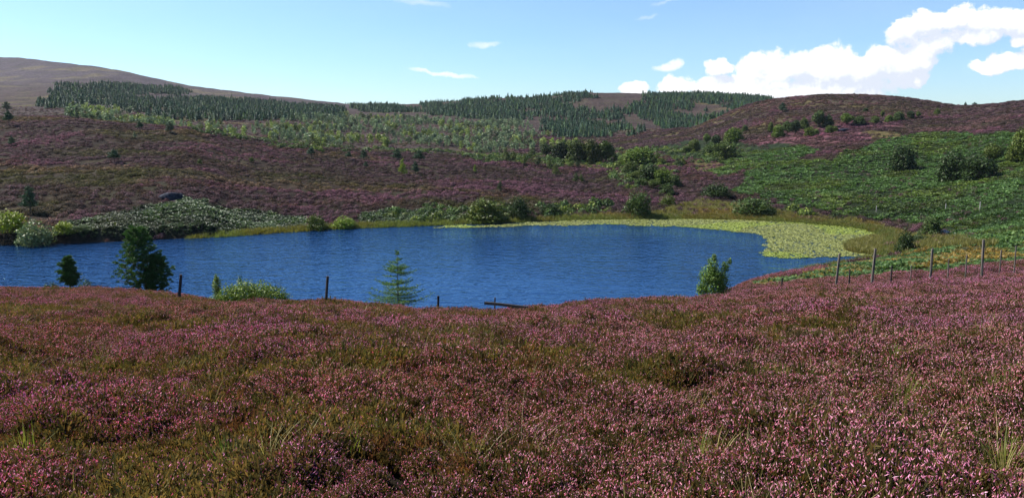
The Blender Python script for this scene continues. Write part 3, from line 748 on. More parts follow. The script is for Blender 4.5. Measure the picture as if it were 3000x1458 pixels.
# --- bracken
bsrc = [bracken_clump(300+q) for q in range(4)]+[bracken_clump(310+q, mat=M_brks) for q in range(3)]
X4, Y4 = band(120, 175, 3.5, 1.0, 65); k4 = zone(*project(X4, Y4, ground(X4, Y4)), Y4) == 2; X4, Y4 = X4[k4], Y4[k4]
X1, Y1 = band(62, 130, 2.6, 1.0, 61, umin=.3); X2, Y2 = band(105, 230, 2.0, 1.0, 62); X3, Y3 = band(230, 330, 1.2, 1.0, 63, umin=.1)
X = np.concatenate([X1, X2, X3, X4]); Y = np.concatenate([Y1, Y2, Y3, Y4]); Z = ground(X, Y); px_, py_ = project(X, Y, Z); zn_ = zone(px_, py_, Y)
bg_ = fnoise(X, Y, 2.6, 93, 2)
ok = visible(X, Y, Z, 1.0) & (Z > .2) & ((bg_ > .26) | ((zn_ == 2) & ((py_ > 620) | (fnoise(X, Y, 5, 12, 2) > .5)))) & ((zn_ == 1) | (zn_ == 2) | ((zn_ == 4) & (r.random(len(X)) < .05)))
X, Y, Z, px_, zn_ = (q[ok] for q in (X, Y, Z, px_, zn_))
s = .5+.6*r.random(len(X))**1.6; s *= (1+.3*smooth(180, 300, Y))*(.6+.85*bg_[ok])
tint = np.ones((len(X), 3))*(.7+.6*r.random((len(X), 1))); ye = smooth(.5, .75, fnoise(X, Y, 12, 95, 2))[:, None]; tint = tint*(1-ye)+tint*np.array((1.5,1.15,.8))*ye
dk = smooth(.5, .7, fnoise(X, Y, 6, 98, 2))[:, None]; tint = tint*(1-dk*.45)
tint[zn_ == 2] *= (.85, .75, .95); s[zn_ == 2] *= .85
print('bracken', len(X))
scatter('bracken_slope', np.stack([X, Y, Z-.1], 1), rot3(len(X), r, .25), np.stack([s, s, s], 1), tint, np.where(zn_ == 2, r.integers(4, 7, len(X)), r.integers(0, 4, len(X))), bsrc,
        'green bracken fronds covering the slopes round the loch', 'bracken')
X, Y = band(40, 118, 3.0, 1.0, 64, umin=.2); Z = ground(X, Y); px_, py_ = project(X, Y, Z); zn_ = zone(px_, py_, Y)
ok = visible(X, Y, Z, 1.0) & (Z > .2) & (zn_ == 3) & (fnoise(X, Y, 3.5, 97, 2) > .33)
X, Y, Z = X[ok], Y[ok], Z[ok]; s = .45+.35*r.random(len(X))
tint = np.ones((len(X), 3))*(.55+.6*r.random((len(X), 1))); ye = smooth(.45, .65, fnoise(X, Y, 3, 96, 2))[:, None]; tint = tint*(1-ye)+tint*np.array((2.8,1.0,.7))*ye
scatter('bracken_near', np.stack([X, Y, Z-.1], 1), rot3(len(X), r, .25), np.stack([s, s, s], 1), tint, r.integers(0, 4, len(X)), bsrc,
        'green and rust bracken on the near bank behind the fence posts', 'bracken')

# --- low green scrub
SCRUB = [[(1330,448),(1480,436),(1640,420),(1800,420),(1980,432),(2010,470),(1960,520),(1860,560),(1790,520),(1750,480),(1600,492),(1450,486)],
         [(560,384),(760,396),(900,428),(1100,434),(1330,440),(1330,452),(1000,444),(860,440),(740,415),(600,398)],
         [(1040,640),(1300,600),(1560,612),(1700,600),(1800,600),(1800,632),(1500,650),(1060,668)],
         [(1950,440),(2150,425),(2200,440),(2100,480),(2000,480)],[(2180,590),(2420,612),(2600,640),(2560,655),(2300,628),(2180,612)]]
gl_ = [lump(230+q, 170, (.030,.055,.016), (.075,.12,.030), M_leaf_inst, tipfrac=.6, size=.09) for q in range(4)]
X, Y = band(110, 420, .26, 1.0, 66, umin=-.5); Z = ground(X, Y); px_, py_ = project(X, Y, Z)
ins = np.zeros(len(X), bool)
for P in SCRUB: ins |= inpoly(px_+(fnoise(X, Y, 9, 44)-.5)*60, py_+(fnoise(X, Y, 9, 45)-.5)*14, P)
ok = ins & visible(X, Y, Z, 1.5) & (Z > .2) & (fnoise(X, Y, 11, 46, 2) > .44); X, Y, Z = X[ok], Y[ok], Z[ok]
s = .9+2.1*r.random(len(X))**2.2; tint = np.ones((len(X), 3))*(.6+.9*r.random((len(X), 1))); yl = (r.random(len(X)) < .3)[:, None]; tint = np.where(yl, tint*(1.7,1.35,.8), tint)
print('scrub', len(X))
scatter('green_scrub', np.stack([X, Y, Z-.1], 1), rot3(len(X), r, .2), np.stack([s, s, s*(1.0+.8*r.random(len(X)))], 1), tint, r.integers(0, 4, len(X)), gl_,
        'low green scrub linking the woods, the valley and the shore', 'scrub')

# --- yellow shore grass, rushes, lilies
ysrc = [grass_tuft(150+q, 40, .8, .5, .03, (.10,.105,.03), (.22,.195,.055), .3) for q in range(3)]
X, Y = band(75, 200, 2.2, .80, 71, umin=-.2); Z = ground(X, Y); px_, py_ = project(X, Y, Z); zn_ = zone(px_, py_, Y)
ok = (visible(X, Y, Z, .8) & (Z > -.1) & (zn_ == 4)); X, Y, Z, px_ = X[ok], Y[ok], Z[ok], px_[ok]
X2, Y2 = band(105, 180, 5, .8, 72); Z2 = ground(X2, Y2); ok = (Z2 > -.30) & (Z2 < .35) & (zone(*project(X2, Y2, Z2), Y2) != 1); X2, Y2, Z2 = X2[ok], Y2[ok], Z2[ok]
p2, _ = project(X2, Y2, Z2); ok = (p2 > 545) & (p2 < 2700); X2, Y2, Z2 = X2[ok], Y2[ok], Z2[ok]
# rushes standing in the shallow bay on the right
X3, Y3 = band(105, 150, 6, .62, 73, umin=.38); p3, q3 = project(X3, Y3, 0*X3)
jx = p3+(fnoise(X3, Y3, 5, 3)-.5)*60; ok = inpoly(jx, q3, [(2470,722),(2520,700),(2640,690),(2660,745),(2560,748),(2480,738)]); X3, Y3 = X3[ok], Y3[ok]; Z3 = np.zeros(len(X3))
XX_ = np.concatenate([X, X2, X3]); YY_ = np.concatenate([Y, Y2, Y3]); ZZ_ = np.concatenate([Z, Z2, Z3])
s = .8+.5*r.random(len(XX_)); n1_ = len(X); tint = np.ones((len(XX_), 3))*(.7+.5*r.random((len(XX_), 1)))
tint[n1_:n1_+len(X2)] *= (.75, .95, .8)
org = smooth(.5, .7, fnoise(XX_, YY_, 9, 33, 2))[:, None]; tint = tint*(1-org)+tint*np.array((1.1,.85,.8))*org
scatter('shore_grass', np.stack([XX_, YY_, ZZ_-.05], 1), rot3(len(XX_), r, .1), np.stack([s, s, s*1.1], 1), tint, r.integers(0, 3, len(XX_)), ysrc,
        'yellow grass and rushes fringing the far shore of the loch', 'shore grass')
def pad(seed):
    r_ = np.random.default_rng(seed); V = [(0, 0, .02)]; n = 12
    for k in range(n): a = k*6.283/n; q = .21*(1+.1*r_.normal()); V.append((math.cos(a)*q, math.sin(a)*q, .02+abs(r_.normal())*.05))
    Fc = [(0, 1+k, 1+(k+1) % n) for k in range(n-1)]; c = (.25, .30, .065)
    return mkmesh('pad', V, Fc, M_brk, np.tile(c, (len(V), 1)))
LILY = [(1240,669),(1400,659),(1600,650),(1700,642),(1900,634),(2200,636),(2450,648),(2560,660),(2640,700),(2620,748),(2480,753),(2330,757),(2205,750),(2232,735),(2262,715),(2258,700),
        (2228,686),(2130,674),(2000,666),(1800,659),(1600,661),(1400,667)]
X, Y = band(100, 185, 9.0, .66, 81, umin=-.15); px_, py_ = project(X, Y, 0*X)
jx = px_+(fnoise(X, Y, 4, 13, 3)-.5)*70; jy = py_+(fnoise(X, Y, 4, 14, 3)-.5)*10
ok = inpoly(jx, jy, LILY) & (ground(X, Y) < .02); X, Y, px_, py_ = X[ok], Y[ok], px_[ok], py_[ok]
s = .7+.7*r.random(len(X)); tint = np.ones((len(X), 3))*(.65+.6*r.random((len(X), 1)))
old = ((fnoise(X, Y, 16, 15, 2) > .55) | (py_ < 652))[:, None]; tint = np.where(old, tint*(.95,.85,1.3), tint)
print('lilies', len(X))
scatter('lily_pads', np.stack([X, Y, .012+.03*r.random(len(X))], 1), rot3(len(X), r, .12), np.stack([s, s, s], 1), tint, r.integers(0, 3, len(X)), [pad(q) for q in range(3)],
        'yellow green lily pads floating in a broad band along the far right shore', 'lily pads')

# ------------------------------------------------------------------ far woods
CON = {
 'upper left plantation below the long left ridge': ([(158,250),(300,248),(520,262),(560,278),(400,275),(390,292),(300,296),(170,294)], 1),
 'long plantation strip across the left half of the valley': ([(120,300),(230,300),(340,294),(480,296),(620,292),(800,302),(1000,322),(1000,352),(760,352),(640,357),(480,348),(380,328),(330,314),(110,318)], 1),
 'thin wood on the low skyline left of centre': ([(1020,314),(1160,313),(1230,322),(1220,334),(1100,328)], 1),
 'plantation climbing the central hill to the skyline': ([(1240,310),(1500,292),(1640,284),(1722,275),(1728,300),(1640,302),(1600,300),(1750,328),(1800,348),(1740,352),(1620,347),(1480,354),(1360,347),(1260,330)], 1),
 'large plantation on the hill behind the heather ridge': ([(1740,350),(1800,330),(1860,300),(1905,280),(2050,275),(2200,284),(2262,292),(2150,334),(2050,370),(1985,390),(1900,354),(1870,334),(1820,356)], 1),
 'dense conifer block in the valley floor below the central hill': ([(1590,356),(1700,362),(1860,374),(1892,394),(1860,406),(1700,412),(1640,404),(1600,380)], 1.3)}
BIR = {
 'pale birch wood behind the crest of the left heather hill': ([(200,318),(360,326),(420,345),(560,376),(640,374),(740,386),(740,402),(600,390),(420,380),(200,356)], 1),
 'birch wood spread over the valley floor left of centre': ([(740,380),(900,348),(1100,342),(1250,352),(1250,440),(950,434),(870,428),(760,404)], 1),
 'birch wood spread over the valley floor near the centre': ([(1250,352),(1500,362),(1600,384),(1640,408),(1740,416),(1700,440),(1600,445),(1500,440),(1400,452),(1250,440)], 1)}
cm = {}
con_obj = [conifer_far(400+q, (.028,.070,.032), M_leaf) for q in range(4)]; con_inst = [conifer_far(400+q, (.028,.070,.032), M_leaf_inst) for q in range(4)]
bir_obj = [birch_far(420+q, (.075,.105,.045), M_leaf) for q in range(4)]; bir_inst = [birch_far(420+q, (.075,.105,.045), M_leaf_inst) for q in range(4)]
def wood(polys, Y0, Y1, dens, seed, hrange, wrat, srcs_o, srcs_i, name, stuffname, stufflabel, labfmt, cat, tfun, thin_=.0, dark=None):
    X, Y = band(Y0, Y1, dens, .78, seed); Z = ground(X, Y); px_, py_ = project(X, Y, Z); r = np.random.default_rng(seed)
    lab = np.full(len(X), -1); keys = list(polys)
    jx = px_+(fnoise(X, Y, 25, 3, 2)-.5)*70; jy = py_+(fnoise(X, Y, 25, 4, 2)-.5)*14+r.normal(size=len(X))*2.0
    vis = visible(X, Y, Z, 4)
    nn = fnoise(X, Y, 32, 17, 2)
    for i, k in enumerate(keys):
        poly, dd = polys[k]
        lab[inpoly(jx, jy, poly) & vis & (nn > thin_) ] = i
    ok = lab >= 0; X, Y, Z, lab, px_, py_ = (q[ok] for q in (X, Y, Z, lab, px_, py_))
    h = hrange[0]+(hrange[1]-hrange[0])*r.random(len(X))**1.6; wd = h*wrat*(.8+.4*r.random(len(X)))
    tint = tfun(X, Y, r)
    size = h/Y; order = np.argsort(-size); n = 290; top = order[:n]; rest = order[n:]
    for j in top:
        i = lab[j]; o = link(name, srcs_o[int(r.integers(0, 4))]); o.location = (X[j], Y[j], Z[j]-.1); o.scale = (wd[j], wd[j], h[j]); o.rotation_euler = (0, 0, r.random()*6.28)
        o.color = (*tint[j], 1); tag(o, labfmt % keys[i], cat, keys[i])
    print(name, len(X))
    rr = rot3(len(rest), r, .03)
    scatter(stuffname, np.stack([X[rest], Y[rest], Z[rest]-.1], 1), rr, np.stack([wd[rest], wd[rest], h[rest]], 1), tint[rest], r.integers(0, 4, len(rest)), srcs_i, stufflabel, cat)
def tcon(X, Y, r):
    t = np.ones((len(X), 3))*(.7+1.0*r.random((len(X), 1))**1.5)*np.array((1.05,1.0,1.15)); k = (r.random(len(X)) < .22)[:, None]; return np.where(k, t*(1.9,1.5,.8), t)
def tbir(X, Y, r):
    t = np.ones((len(X), 3))*(.9+1.6*r.random((len(X), 1)))*np.array((1.15,1.1,1.4)); k = (fnoise(X, Y, 30, 19, 2) > .58)[:, None]; t = np.where(k, t*(1.35,1.25,.6), t)
    return np.where((r.random(len(X)) < .12)[:, None], t*.45, t)
wood(CON, 540, 1250, .135, 91, (2.2, 6.9), .95, con_obj, con_inst, 'conifer', 'conifer_wood', 'dark green conifer plantations covering the distant hills', 'dark pointed conifer in the %s', 'conifer', tcon, .34)
wood(BIR, 330, 900, .036, 92, (2.6, 6.8), .95, bir_obj, bir_inst, 'birch', 'birch_wood', 'pale green birch wood spread over the valley beyond the near hill', 'pale round birch in the %s', 'birch tree', tbir, .43)

# ------------------------------------------------------------------ single trees and bushes
BUSH = [proto_broad(500+q, 2600, .032, ground_hug=True, gap=.28) for q in range(5)]
TREE = [proto_broad(520+q, 5200, .034, gap=.12, ground_hug=(q != 3), lob=13) for q in range(4)]
BIRCH = [proto_birch(540+q) for q in range(3)]
PINE = [proto_pine(560+q) for q in range(3)]
PINEB = [proto_pine(570+q, bare=.38) for q in range(2)]
G_DARK = (.36,.42,.40); G_MID = (.72,.75,.7); G_OLIVE = (.95,.85,.5); G_LIME = (2.0,1.9,.8); G_SILV = (1.9,1.6,2.6); G_YEL = (2.3,1.9,.6); G_PINE = (1.,1.,1.)
ord_ = ['first','second','third','fourth','fifth','sixth','seventh','eighth','ninth','tenth','eleventh','twelfth','thirteenth','fourteenth','fifteenth','sixteenth','seventeenth','eighteenth','nineteenth','twentieth','twenty-first','twenty-second','twenty-third']
SHORE = [
 (25,612,690,92,BUSH,G_YEL,'tall yellow topped bush at the far left end of the far shore','bush'),
 (108,640,722,105,BUSH,G_SILV,'silvery willow bush leaning over the water on the far left shore','bush'),
 (190,645,700,66,BUSH,G_YEL,'yellow green bush between the silvery willow and a small green bush','bush'),
 (243,656,700,58,BUSH,G_MID,'small green bush ending the row of bushes on the far left shore','bush'),
 (90,542,628,46,PINE,G_PINE,'narrow dark pine standing above the bushes of the far left shore','pine tree'),
 (930,624,676,62,BUSH,G_OLIVE,'grey green bush at the waterline left of the bright lime bush','bush'),
 (1008,630,672,70,BUSH,G_LIME,'bright lime green bush at the waterline of the far shore','bush'),
 (1422,575,652,130,BUSH,G_OLIVE,'widest domed bush on the far shore with black shade beneath','bush'),
 (1520,568,644,66,BUSH,G_DARK,'tall dark bush beside the widest domed bush on the far shore','bush'),
 (1612,592,628,66,BUSH,G_DARK,'low dark cushion bush right of the tall dark shore bush','bush'),
 (1864,550,634,82,BUSH,G_MID,'large upright round bush standing alone behind the lily bed','bush'),
 (1955,566,604,48,BUSH,G_OLIVE,'small round bush just right of the large upright round bush','bush'),
 (1955,534,572,46,BUSH,G_MID,'small tree uphill of the small round bush behind the lily bed','bush'),
 (2100,532,580,92,BUSH,G_DARK,'dark dome bush uphill at the lower edge of the bracken','bush'),
 (2206,574,632,116,BUSH,G_MID,'wide smooth dome bush on the yellow grass behind the lily bed','bush'),
 (2306,598,620,28,BUSH,G_DARK,'tiny dark bush right of the wide smooth dome bush','bush'),
 (2648,664,742,50,BUSH,G_DARK,'dark upright bush at the right tip of the loch','bush'),
 (2727,628,696,68,BUSH,G_MID,'green bush growing beside the pile of pale boulders','bush'),
 (2690,684,712,64,BUSH,G_DARK,'low spreading bush between two taller ones at the right tip of the loch','bush'),
 (1465,530,560,24,BIRCH,G_DARK,'small dark tree on the heather above the widest domed bush','tree'),
 (2640,420,500,74,TREE,G_DARK,'leftmost dark round tree standing in the right bracken slope','tree'),
 (2790,440,532,84,TREE,G_DARK,'tall dark tree left of a touching pair in the right bracken slope','tree'),
 (2866,450,528,92,TREE,G_DARK,'broad dark tree in front of an olive one in the right bracken slope','tree'),
 (2905,418,482,62,TREE,G_OLIVE,'olive tree behind the broad dark one in the right bracken slope','tree'),
 (2990,368,470,72,TREE,G_OLIVE,'tree cut by the right edge of the photo high in the bracken','tree')]
CLUST = [
 ('right hill', 'round green tree in the scattered row on the right heather hill, %s from the left', 'trees scattered over the right heather hill', TREE, 260,
  [(2258,355,387,17),(2280,362,404,34),(2305,352,387,30),(2330,350,394,34),(2355,342,377,28),(2372,370,402,32),(2390,376,398,22),(2397,322,374,46),(2425,332,372,30),(2428,366,390,24),(2445,368,390,22),
   (2480,330,367,44),(2518,338,364,34),(2535,315,330,16),(2562,338,362,28),(2585,322,347,14),(2605,335,359,24),(2632,325,354,32),(2668,322,347,20),(2690,325,347,17),(2745,316,337,18)]),
 ('foot', 'dark tree in the clump at the right heather hill foot, %s from the left', 'trees at the foot of the right heather hill', TREE, 240,
  [(2012,425,447,30),(2035,405,442,36),(2070,390,422,28),(2084,415,457,54),(2097,392,427,32),(2122,410,462,64),(2142,440,464,32),(2150,370,417,58),(2182,365,387,18)]),
 ('cross', 'bushy tree in the cluster above the large upright round bush, %s from the left', 'trees above the lily bed', TREE, 220,
  [(1845,470,508,46),(1862,500,530,40),(1872,428,484,112),(1880,520,548,44),(1905,480,530,60),(1915,525,552,44),(1935,460,486,34),(1942,490,540,60),(1975,508,546,40)]),
 ('copse', 'tall tree in the dark copse below the conifer block, %s from the left', 'trees of the dark copse', TREE, 230,
  [(1600,420,460,50),(1645,412,472,62),(1690,406,478,62),(1730,404,480,60),(1775,410,480,58)]),
 ('edge', 'small green tree on the open heather below the dark copse, %s from the left', 'small trees below the dark copse', BIRCH, 200,
  [(1484,432,478,34),(1503,440,474,30),(1536,448,486,24),(1560,430,462,34),(1578,458,488,24),(1612,462,500,28),(1628,480,518,34),(1672,458,492,30),(1692,468,494,22),(1686,504,536,24),(1702,508,538,22),(1802,448,478,28),
   (1925,446,472,24),(1985,460,486,30)]),
]
SINGLE = [
 (28,322,372,26,PINEB,G_PINE,'thin pine on the crest at the left edge of the photo','pine tree'),
 (35,398,428,20,PINE,G_PINE,'small pine in the heather below the crest at the left edge','pine tree'),
 (20,296,326,26,PINE,G_OLIVE,'green tree just behind the crest at the left edge of the photo','tree'),
 (395,384,408,15,BIRCH,G_SILV,'tiny pale birch on the left heather hill just below its crest','birch tree'),
 (411,352,388,18,PINEB,G_PINE,'thin stemmed pine on the left hill crest above the tiny pale birch','pine tree'),
 (499,354,390,26,PINE,G_PINE,'dark pine on the crest right of the thin stemmed pine','pine tree'),
 (336,436,482,34,PINEB,G_PINE,'lone pine in the middle of the left heather hill, with its shadow beside it','pine tree'),
 (585,464,484,16,BUSH,G_OLIVE,'tiny bush in the heather right of the lone pine','bush'),
 (738,456,478,14,BUSH,G_OLIVE,'tiny bush high on the heather right of the lone pine','bush'),
 (913,430,466,26,PINEB,G_PINE,'first pine of the loose row on the middle crest','pine tree'),
 (1022,442,472,20,PINEB,G_PINE,'second pine of the loose row on the middle crest','pine tree'),
 (1066,436,470,24,PINE,G_PINE,'third pine of the loose row on the middle crest','pine tree'),
 (1072,472,492,14,PINE,G_PINE,'tiny conifer just below the third pine of the loose row','pine tree'),
 (1164,432,472,30,PINE,G_PINE,'fourth pine of the loose row on the middle crest','pine tree'),
 (1228,438,484,32,PINEB,G_PINE,'fifth and tallest pine of the loose row on the middle crest','pine tree'),
 (1180,464,516,30,BIRCH,G_LIME,'pale cone shaped birch below the row of pines on the middle crest','birch tree'),
 (1217,470,512,22,PINE,G_PINE,'slim dark conifer beside the pale cone shaped birch','conifer'),
 (1392,480,508,14,BIRCH,G_LIME,'tiny pale birch alone on the heather right of the pines','birch tree'),
 (2292,300,330,24,PINE,G_PINE,'lone dark conifer on the bare shoulder of the right heather hill','conifer'),
 ]
k = 0
for (px, pt, pb, wp, pr, tn, lb, ct) in SHORE+SINGLE:
    nm = {'bush': 'bush', 'pine tree': 'pine_tree', 'tree': 'broadleaf_tree', 'birch tree': 'birch_tree', 'conifer': 'conifer_tree'}[ct]
    ym = 240 if pb < 400 else 105
    put(nm, pr[k % len(pr)], px, pt, pb, wp, lb, ct, tn, ymin=ym); k += 1
for nm_, fmt, grp, pr, ymn, lst in CLUST:
    lst = sorted(lst)
    for i, (px, pt, pb, wp) in enumerate(lst):
        tn = np.array((G_MID, G_OLIVE, G_DARK, (1.1,1.1,.6), (.9,.85,.65))[(i*7+len(lst)) % 5])*(1 if nm_ != 'copse' else .6)
        put('birch_tree' if pr is BIRCH else 'broadleaf_tree', pr[k % len(pr)], px, pt, pb, wp, fmt % ord_[i], 'tree', tuple(tn), grp, ymin=ymn); k += 1
# skyline trees
for (px, pt, Y, wp, lb) in ((2045,262,960,12,'single tree sticking up from the skyline of the central hill'),(2502,272,519,8,'tiny tree on the summit of the right heather hill'),
                            (2828,298,462,9,'smaller of two trees in the saddle on the right skyline'),(2855,299,458,18,'larger of two trees in the saddle on the right skyline')):
    put('skyline_tree', PINE[k % 3], px, pt, 285 if px < 2800 else 310, wp, lb, 'tree', G_PINE, Y=Y); k += 1

# ------------------------------------------------------------------ near trees between the heather and the loch
def near(kind, px, pt, Y, wpx, label, cat, parts):
    u = udir(px, 860); X = u*Y; Z = float(ground(np.array([X]), np.array([Y]))[0]); h = CAMZ-slope(pt)*Y - Z; wd = wpx*Y/F
    root = link(kind, None); root.location = (X, Y, Z); tag(root, label, cat)
    for nm, me in parts(h, wd).items():
        q = link(nm, me, root); q.color = (1, 1, 1, 1)
    return root
def near_pine(seed, two, nfac=1.0):
    def f(h, wd):
        r = np.random.default_rng(seed); P = []; D = []; sp = [([(0,0,-.2),(.03*wd,0,h*.3),(-.02*wd,0,h*.6),(0,0,h*.95)], [.018*h,.015*h,.010*h,.003*h])]
        def stem(ox, top, wmul, zb, nb):
            for i in range(nb):
                t = (i+.5)/nb; z = zb+(top-zb)*t; a = i*2.399; l = wd*.5*wmul*(1-t)**.55*(.7+.5*r.random())*min(1, .55+t*2.2)+.05*wd
                st = Vector((ox*min(1, z/(top*.4)), 0, z)); en = Vector((ox+math.cos(a)*l, math.sin(a)*l, z+l*.45))
                sp.append(([st, (st+en)/2+Vector((0,0,-.05*l)), en], [.005*h,.003*h,.0012*h]))
                for q in range(13):
                    s_ = .3+.7*r.random(); c_ = st+(en-st)*s_+Vector(r.normal(size=3)*l*.13); n_ = 60
                    d = r.normal(size=(n_, 3)); d[:, 2] = abs(d[:, 2])+.3; d /= np.linalg.norm(d, axis=1)[:, None]
                    P.append(np.tile(c_, (n_, 1))+d*.07); D.append(d)
        if two:
            stem(-.10*wd, h, .98, h*.07, 60); stem(.26*wd, h*.60, .62, h*.05, 34)
            sp.append(([(0,0,.1*h),(.15*wd,0,h*.2),(.28*wd,0,h*.55)], [.012*h,.009*h,.003*h]))
        else: stem(0, h, 1.0, h*.20, 30)
        P = np.vstack(P); D = np.vstack(D); n = len(P); s_ = .085*(.7+.6*r.random(n))
        side = np.cross(D, r.normal(size=D.shape)); side /= np.linalg.norm(side, axis=1)[:, None]; side *= .017
        V = np.stack([P-side, P+side, P+D*s_[:, None]*1.9], 1).reshape(-1, 3); Fc = np.arange(n*3).reshape(-1, 3)
        return {'crown': mkmesh('crown', V, Fc, M_leaf, lcol(P, (.055,.12,.03), r, .4, 3)), 'trunk': tubes('trunk', sp, M_bark)}
    return f
near('pine_tree', 428, 672, 62, 150, 'largest near pine, dark and two lobed, standing at the water on the left', 'pine tree', near_pine(11, True))
near('pine_tree', 207, 756, 58, 58, 'small near pine on a bare stem at the left, with heather at its foot', 'pine tree', near_pine(12, False))
def near_spruce(h, wd):
    r = np.random.default_rng(21); sp = [([(0,0,-.3),(0,0,h*.5),(.01,0,h)], [.035,.022,.005])]; P = []; D = []; 
    nw = 11
    for i in range(nw):
        t = i/(nw-1); z = h*(.10+.84*t**.92); l0 = wd*.54*(1-t)**.85+.10; nb = 7 if t < .8 else 4
        for j in range(nb):
            a = j*6.283/nb+i*.7+r.normal()*.15; l = l0*(.55+.6*r.random()); z = z+h*.03*r.normal(); d = Vector((math.cos(a), math.sin(a), 0)); pts = []
            for q in range(7):
                s_ = q/6; pts.append(Vector((0,0,z))+d*l*s_+Vector((0,0,l*(-.10*s_+.26*s_*s_))))
            sp.append((pts, [.010*(1-.8*q/6) for q in range(7)]))
            side = Vector((-d.y, d.x, 0))
            for q in range(1, 7):
                for sd__ in (-1, 1):
                    bl = l*.34*(1-q/7.5)+.05; e = side*sd__*.85+d*.6
                    m = max(2, int(bl/.028))
                    for y in range(m):
                        c_ = pts[q]+e*bl*(y/m)-d*l/12*(r.random()) + Vector((0,0,.02*r.normal()))
                        for w__ in range(3):
                            P.append(c_); D.append((e*.6+Vector(r.normal(size=3))*.65+Vector((0,0,.25))).normalized())
            for y in range(int(l/.02)):
                s_ = (y+.5)/int(l/.02); c_ = pts[0].lerp(pts[6], s_); c_.z = z+l*(-.10*s_+.26*s_*s_)
                for w__ in range(2): P.append(c_); D.append((d*.6+Vector(r.normal(size=3))*.6+Vector((0,0,.2))).normalized())
    for y in range(120):
        z = h*(.5+.5*r.random()); P.append(Vector((0,0,z))); D.append(Vector((r.normal(), r.normal(), .6)).normalized())
    P = np.array([tuple(p) for p in P]); D = np.array([tuple(p) for p in D]); n = len(P)
    side = np.cross(D, r.normal(size=D.shape)); side /= np.linalg.norm(side, axis=1)[:, None]; side *= .010
    s_ = .06*(.7+.6*r.random(n)); V = np.stack([P-side, P+side, P+D*s_[:, None]], 1).reshape(-1, 3)
    return {'crown': mkmesh('crown', V, np.arange(n*3).reshape(-1, 3), M_leaf, lcol(P, (.10,.19,.055), r, .4, 3)), 'trunk': tubes('trunk', sp, M_bark)}
near('spruce_tree', 1166, 735, 35, 205, 'young open branched spruce rising in front of the middle of the loch', 'spruce tree', near_spruce)
def near_leafy(seed, lobes, base, n, size, gap=.35, stems=1):
    def f(h, wd):
        r = np.random.default_rng(seed); L = [(x*wd, y*wd, z*h, a*wd, a*wd, b_*h) for x, y, z, a, b_ in lobes]
        P, V, Fc = crown(L, n, size, r, gap=gap, shell=.25, wl=.35)
        V[:, 2] = np.maximum(V[:, 2], .02); sp = []
        for s_ in range(stems):
            ox = (s_-(stems-1)/2)*wd*.8/max(stems, 1)
            sp.append(([(ox*.6,0,-.3),(ox*.8,.02,h*.4),(ox,0,h*.86)], [.03,.02,.005]))
            for q in range(7):
                a = r.random()*6.28; z = h*(.2+.5*r.random()); l = .25*min(wd/stems, h); sp.append(([(ox*.8,0,z),(ox*.8+math.cos(a)*l,math.sin(a)*l,z+.3*l+.1)], [.012,.004]))
        return {'crown': mkmesh('crown', V, Fc, M_leaf, lcol(P, base, r, .45)), 'trunk': tubes('trunk', sp, M_bark)}
    return f
near('birch_tree', 2090, 742, 40, 116, 'young near birch with an uneven crown, rising from the right side of the heather', 'birch tree',
     near_leafy(31, [(0,0,.35,.36,.30),(-.12,0,.55,.28,.22),(.1,0,.5,.3,.2),(-.05,0,.78,.16,.2),(.27,0,.72,.11,.13),(.38,0,.84,.06,.08),(-.3,0,.3,.16,.16),(.25,0,.35,.2,.2),(-.02,0,.92,.06,.08)], (.10,.17,.03), 8000, .045, .22))
near('willow_bush', 735, 816, 40, 246, 'low wide bright green bush on the near shore, left of a leaning post', 'bush',
     near_leafy(32, [(-.38,0,.25,.15,.35),(-.25,0,.4,.17,.45),(-.08,0,.5,.2,.5),(.1,0,.45,.2,.5),(.28,0,.4,.18,.45),(.4,0,.25,.12,.4),(0,0,.25,.3,.3),(-.2,0,.15,.25,.2),(.2,0,.15,.25,.2)], (.13,.19,.03), 26000, .045, .12, 6))
near('willow_bush', 636, 800, 48, 42, 'small pale green sapling beside the left end of the low wide bright bush', 'sapling',
     near_leafy(33, [(0,0,.7,.36,.2),(.05,0,.45,.3,.25),(0,0,.86,.2,.12)], (.15,.21,.045), 1800, .045, .2))
near('pine_sapling', 706, 797, 49, 40, 'dark green sapling poking up behind the low wide bright bush', 'sapling',
     near_leafy(34, [(0,0,.6,.36,.25),(0,0,.82,.2,.16),(.1,0,.4,.4,.3)], (.03,.085,.02), 1200, .04, .3))
for (px, pt, Y, wp, lb) in ((150,818,60,50,'low green juniper left of the small near pine'),(250,800,60,60,'low green juniper right of the small near pine')):
    near('juniper_bush', px, pt, Y, wp, lb, 'bush', near_leafy(int(px), [(0,0,.4,.4,.45),(.2,0,.35,.25,.35),(-.25,0,.3,.2,.3)], (.05,.09,.025), 900, .05, .35, 2))

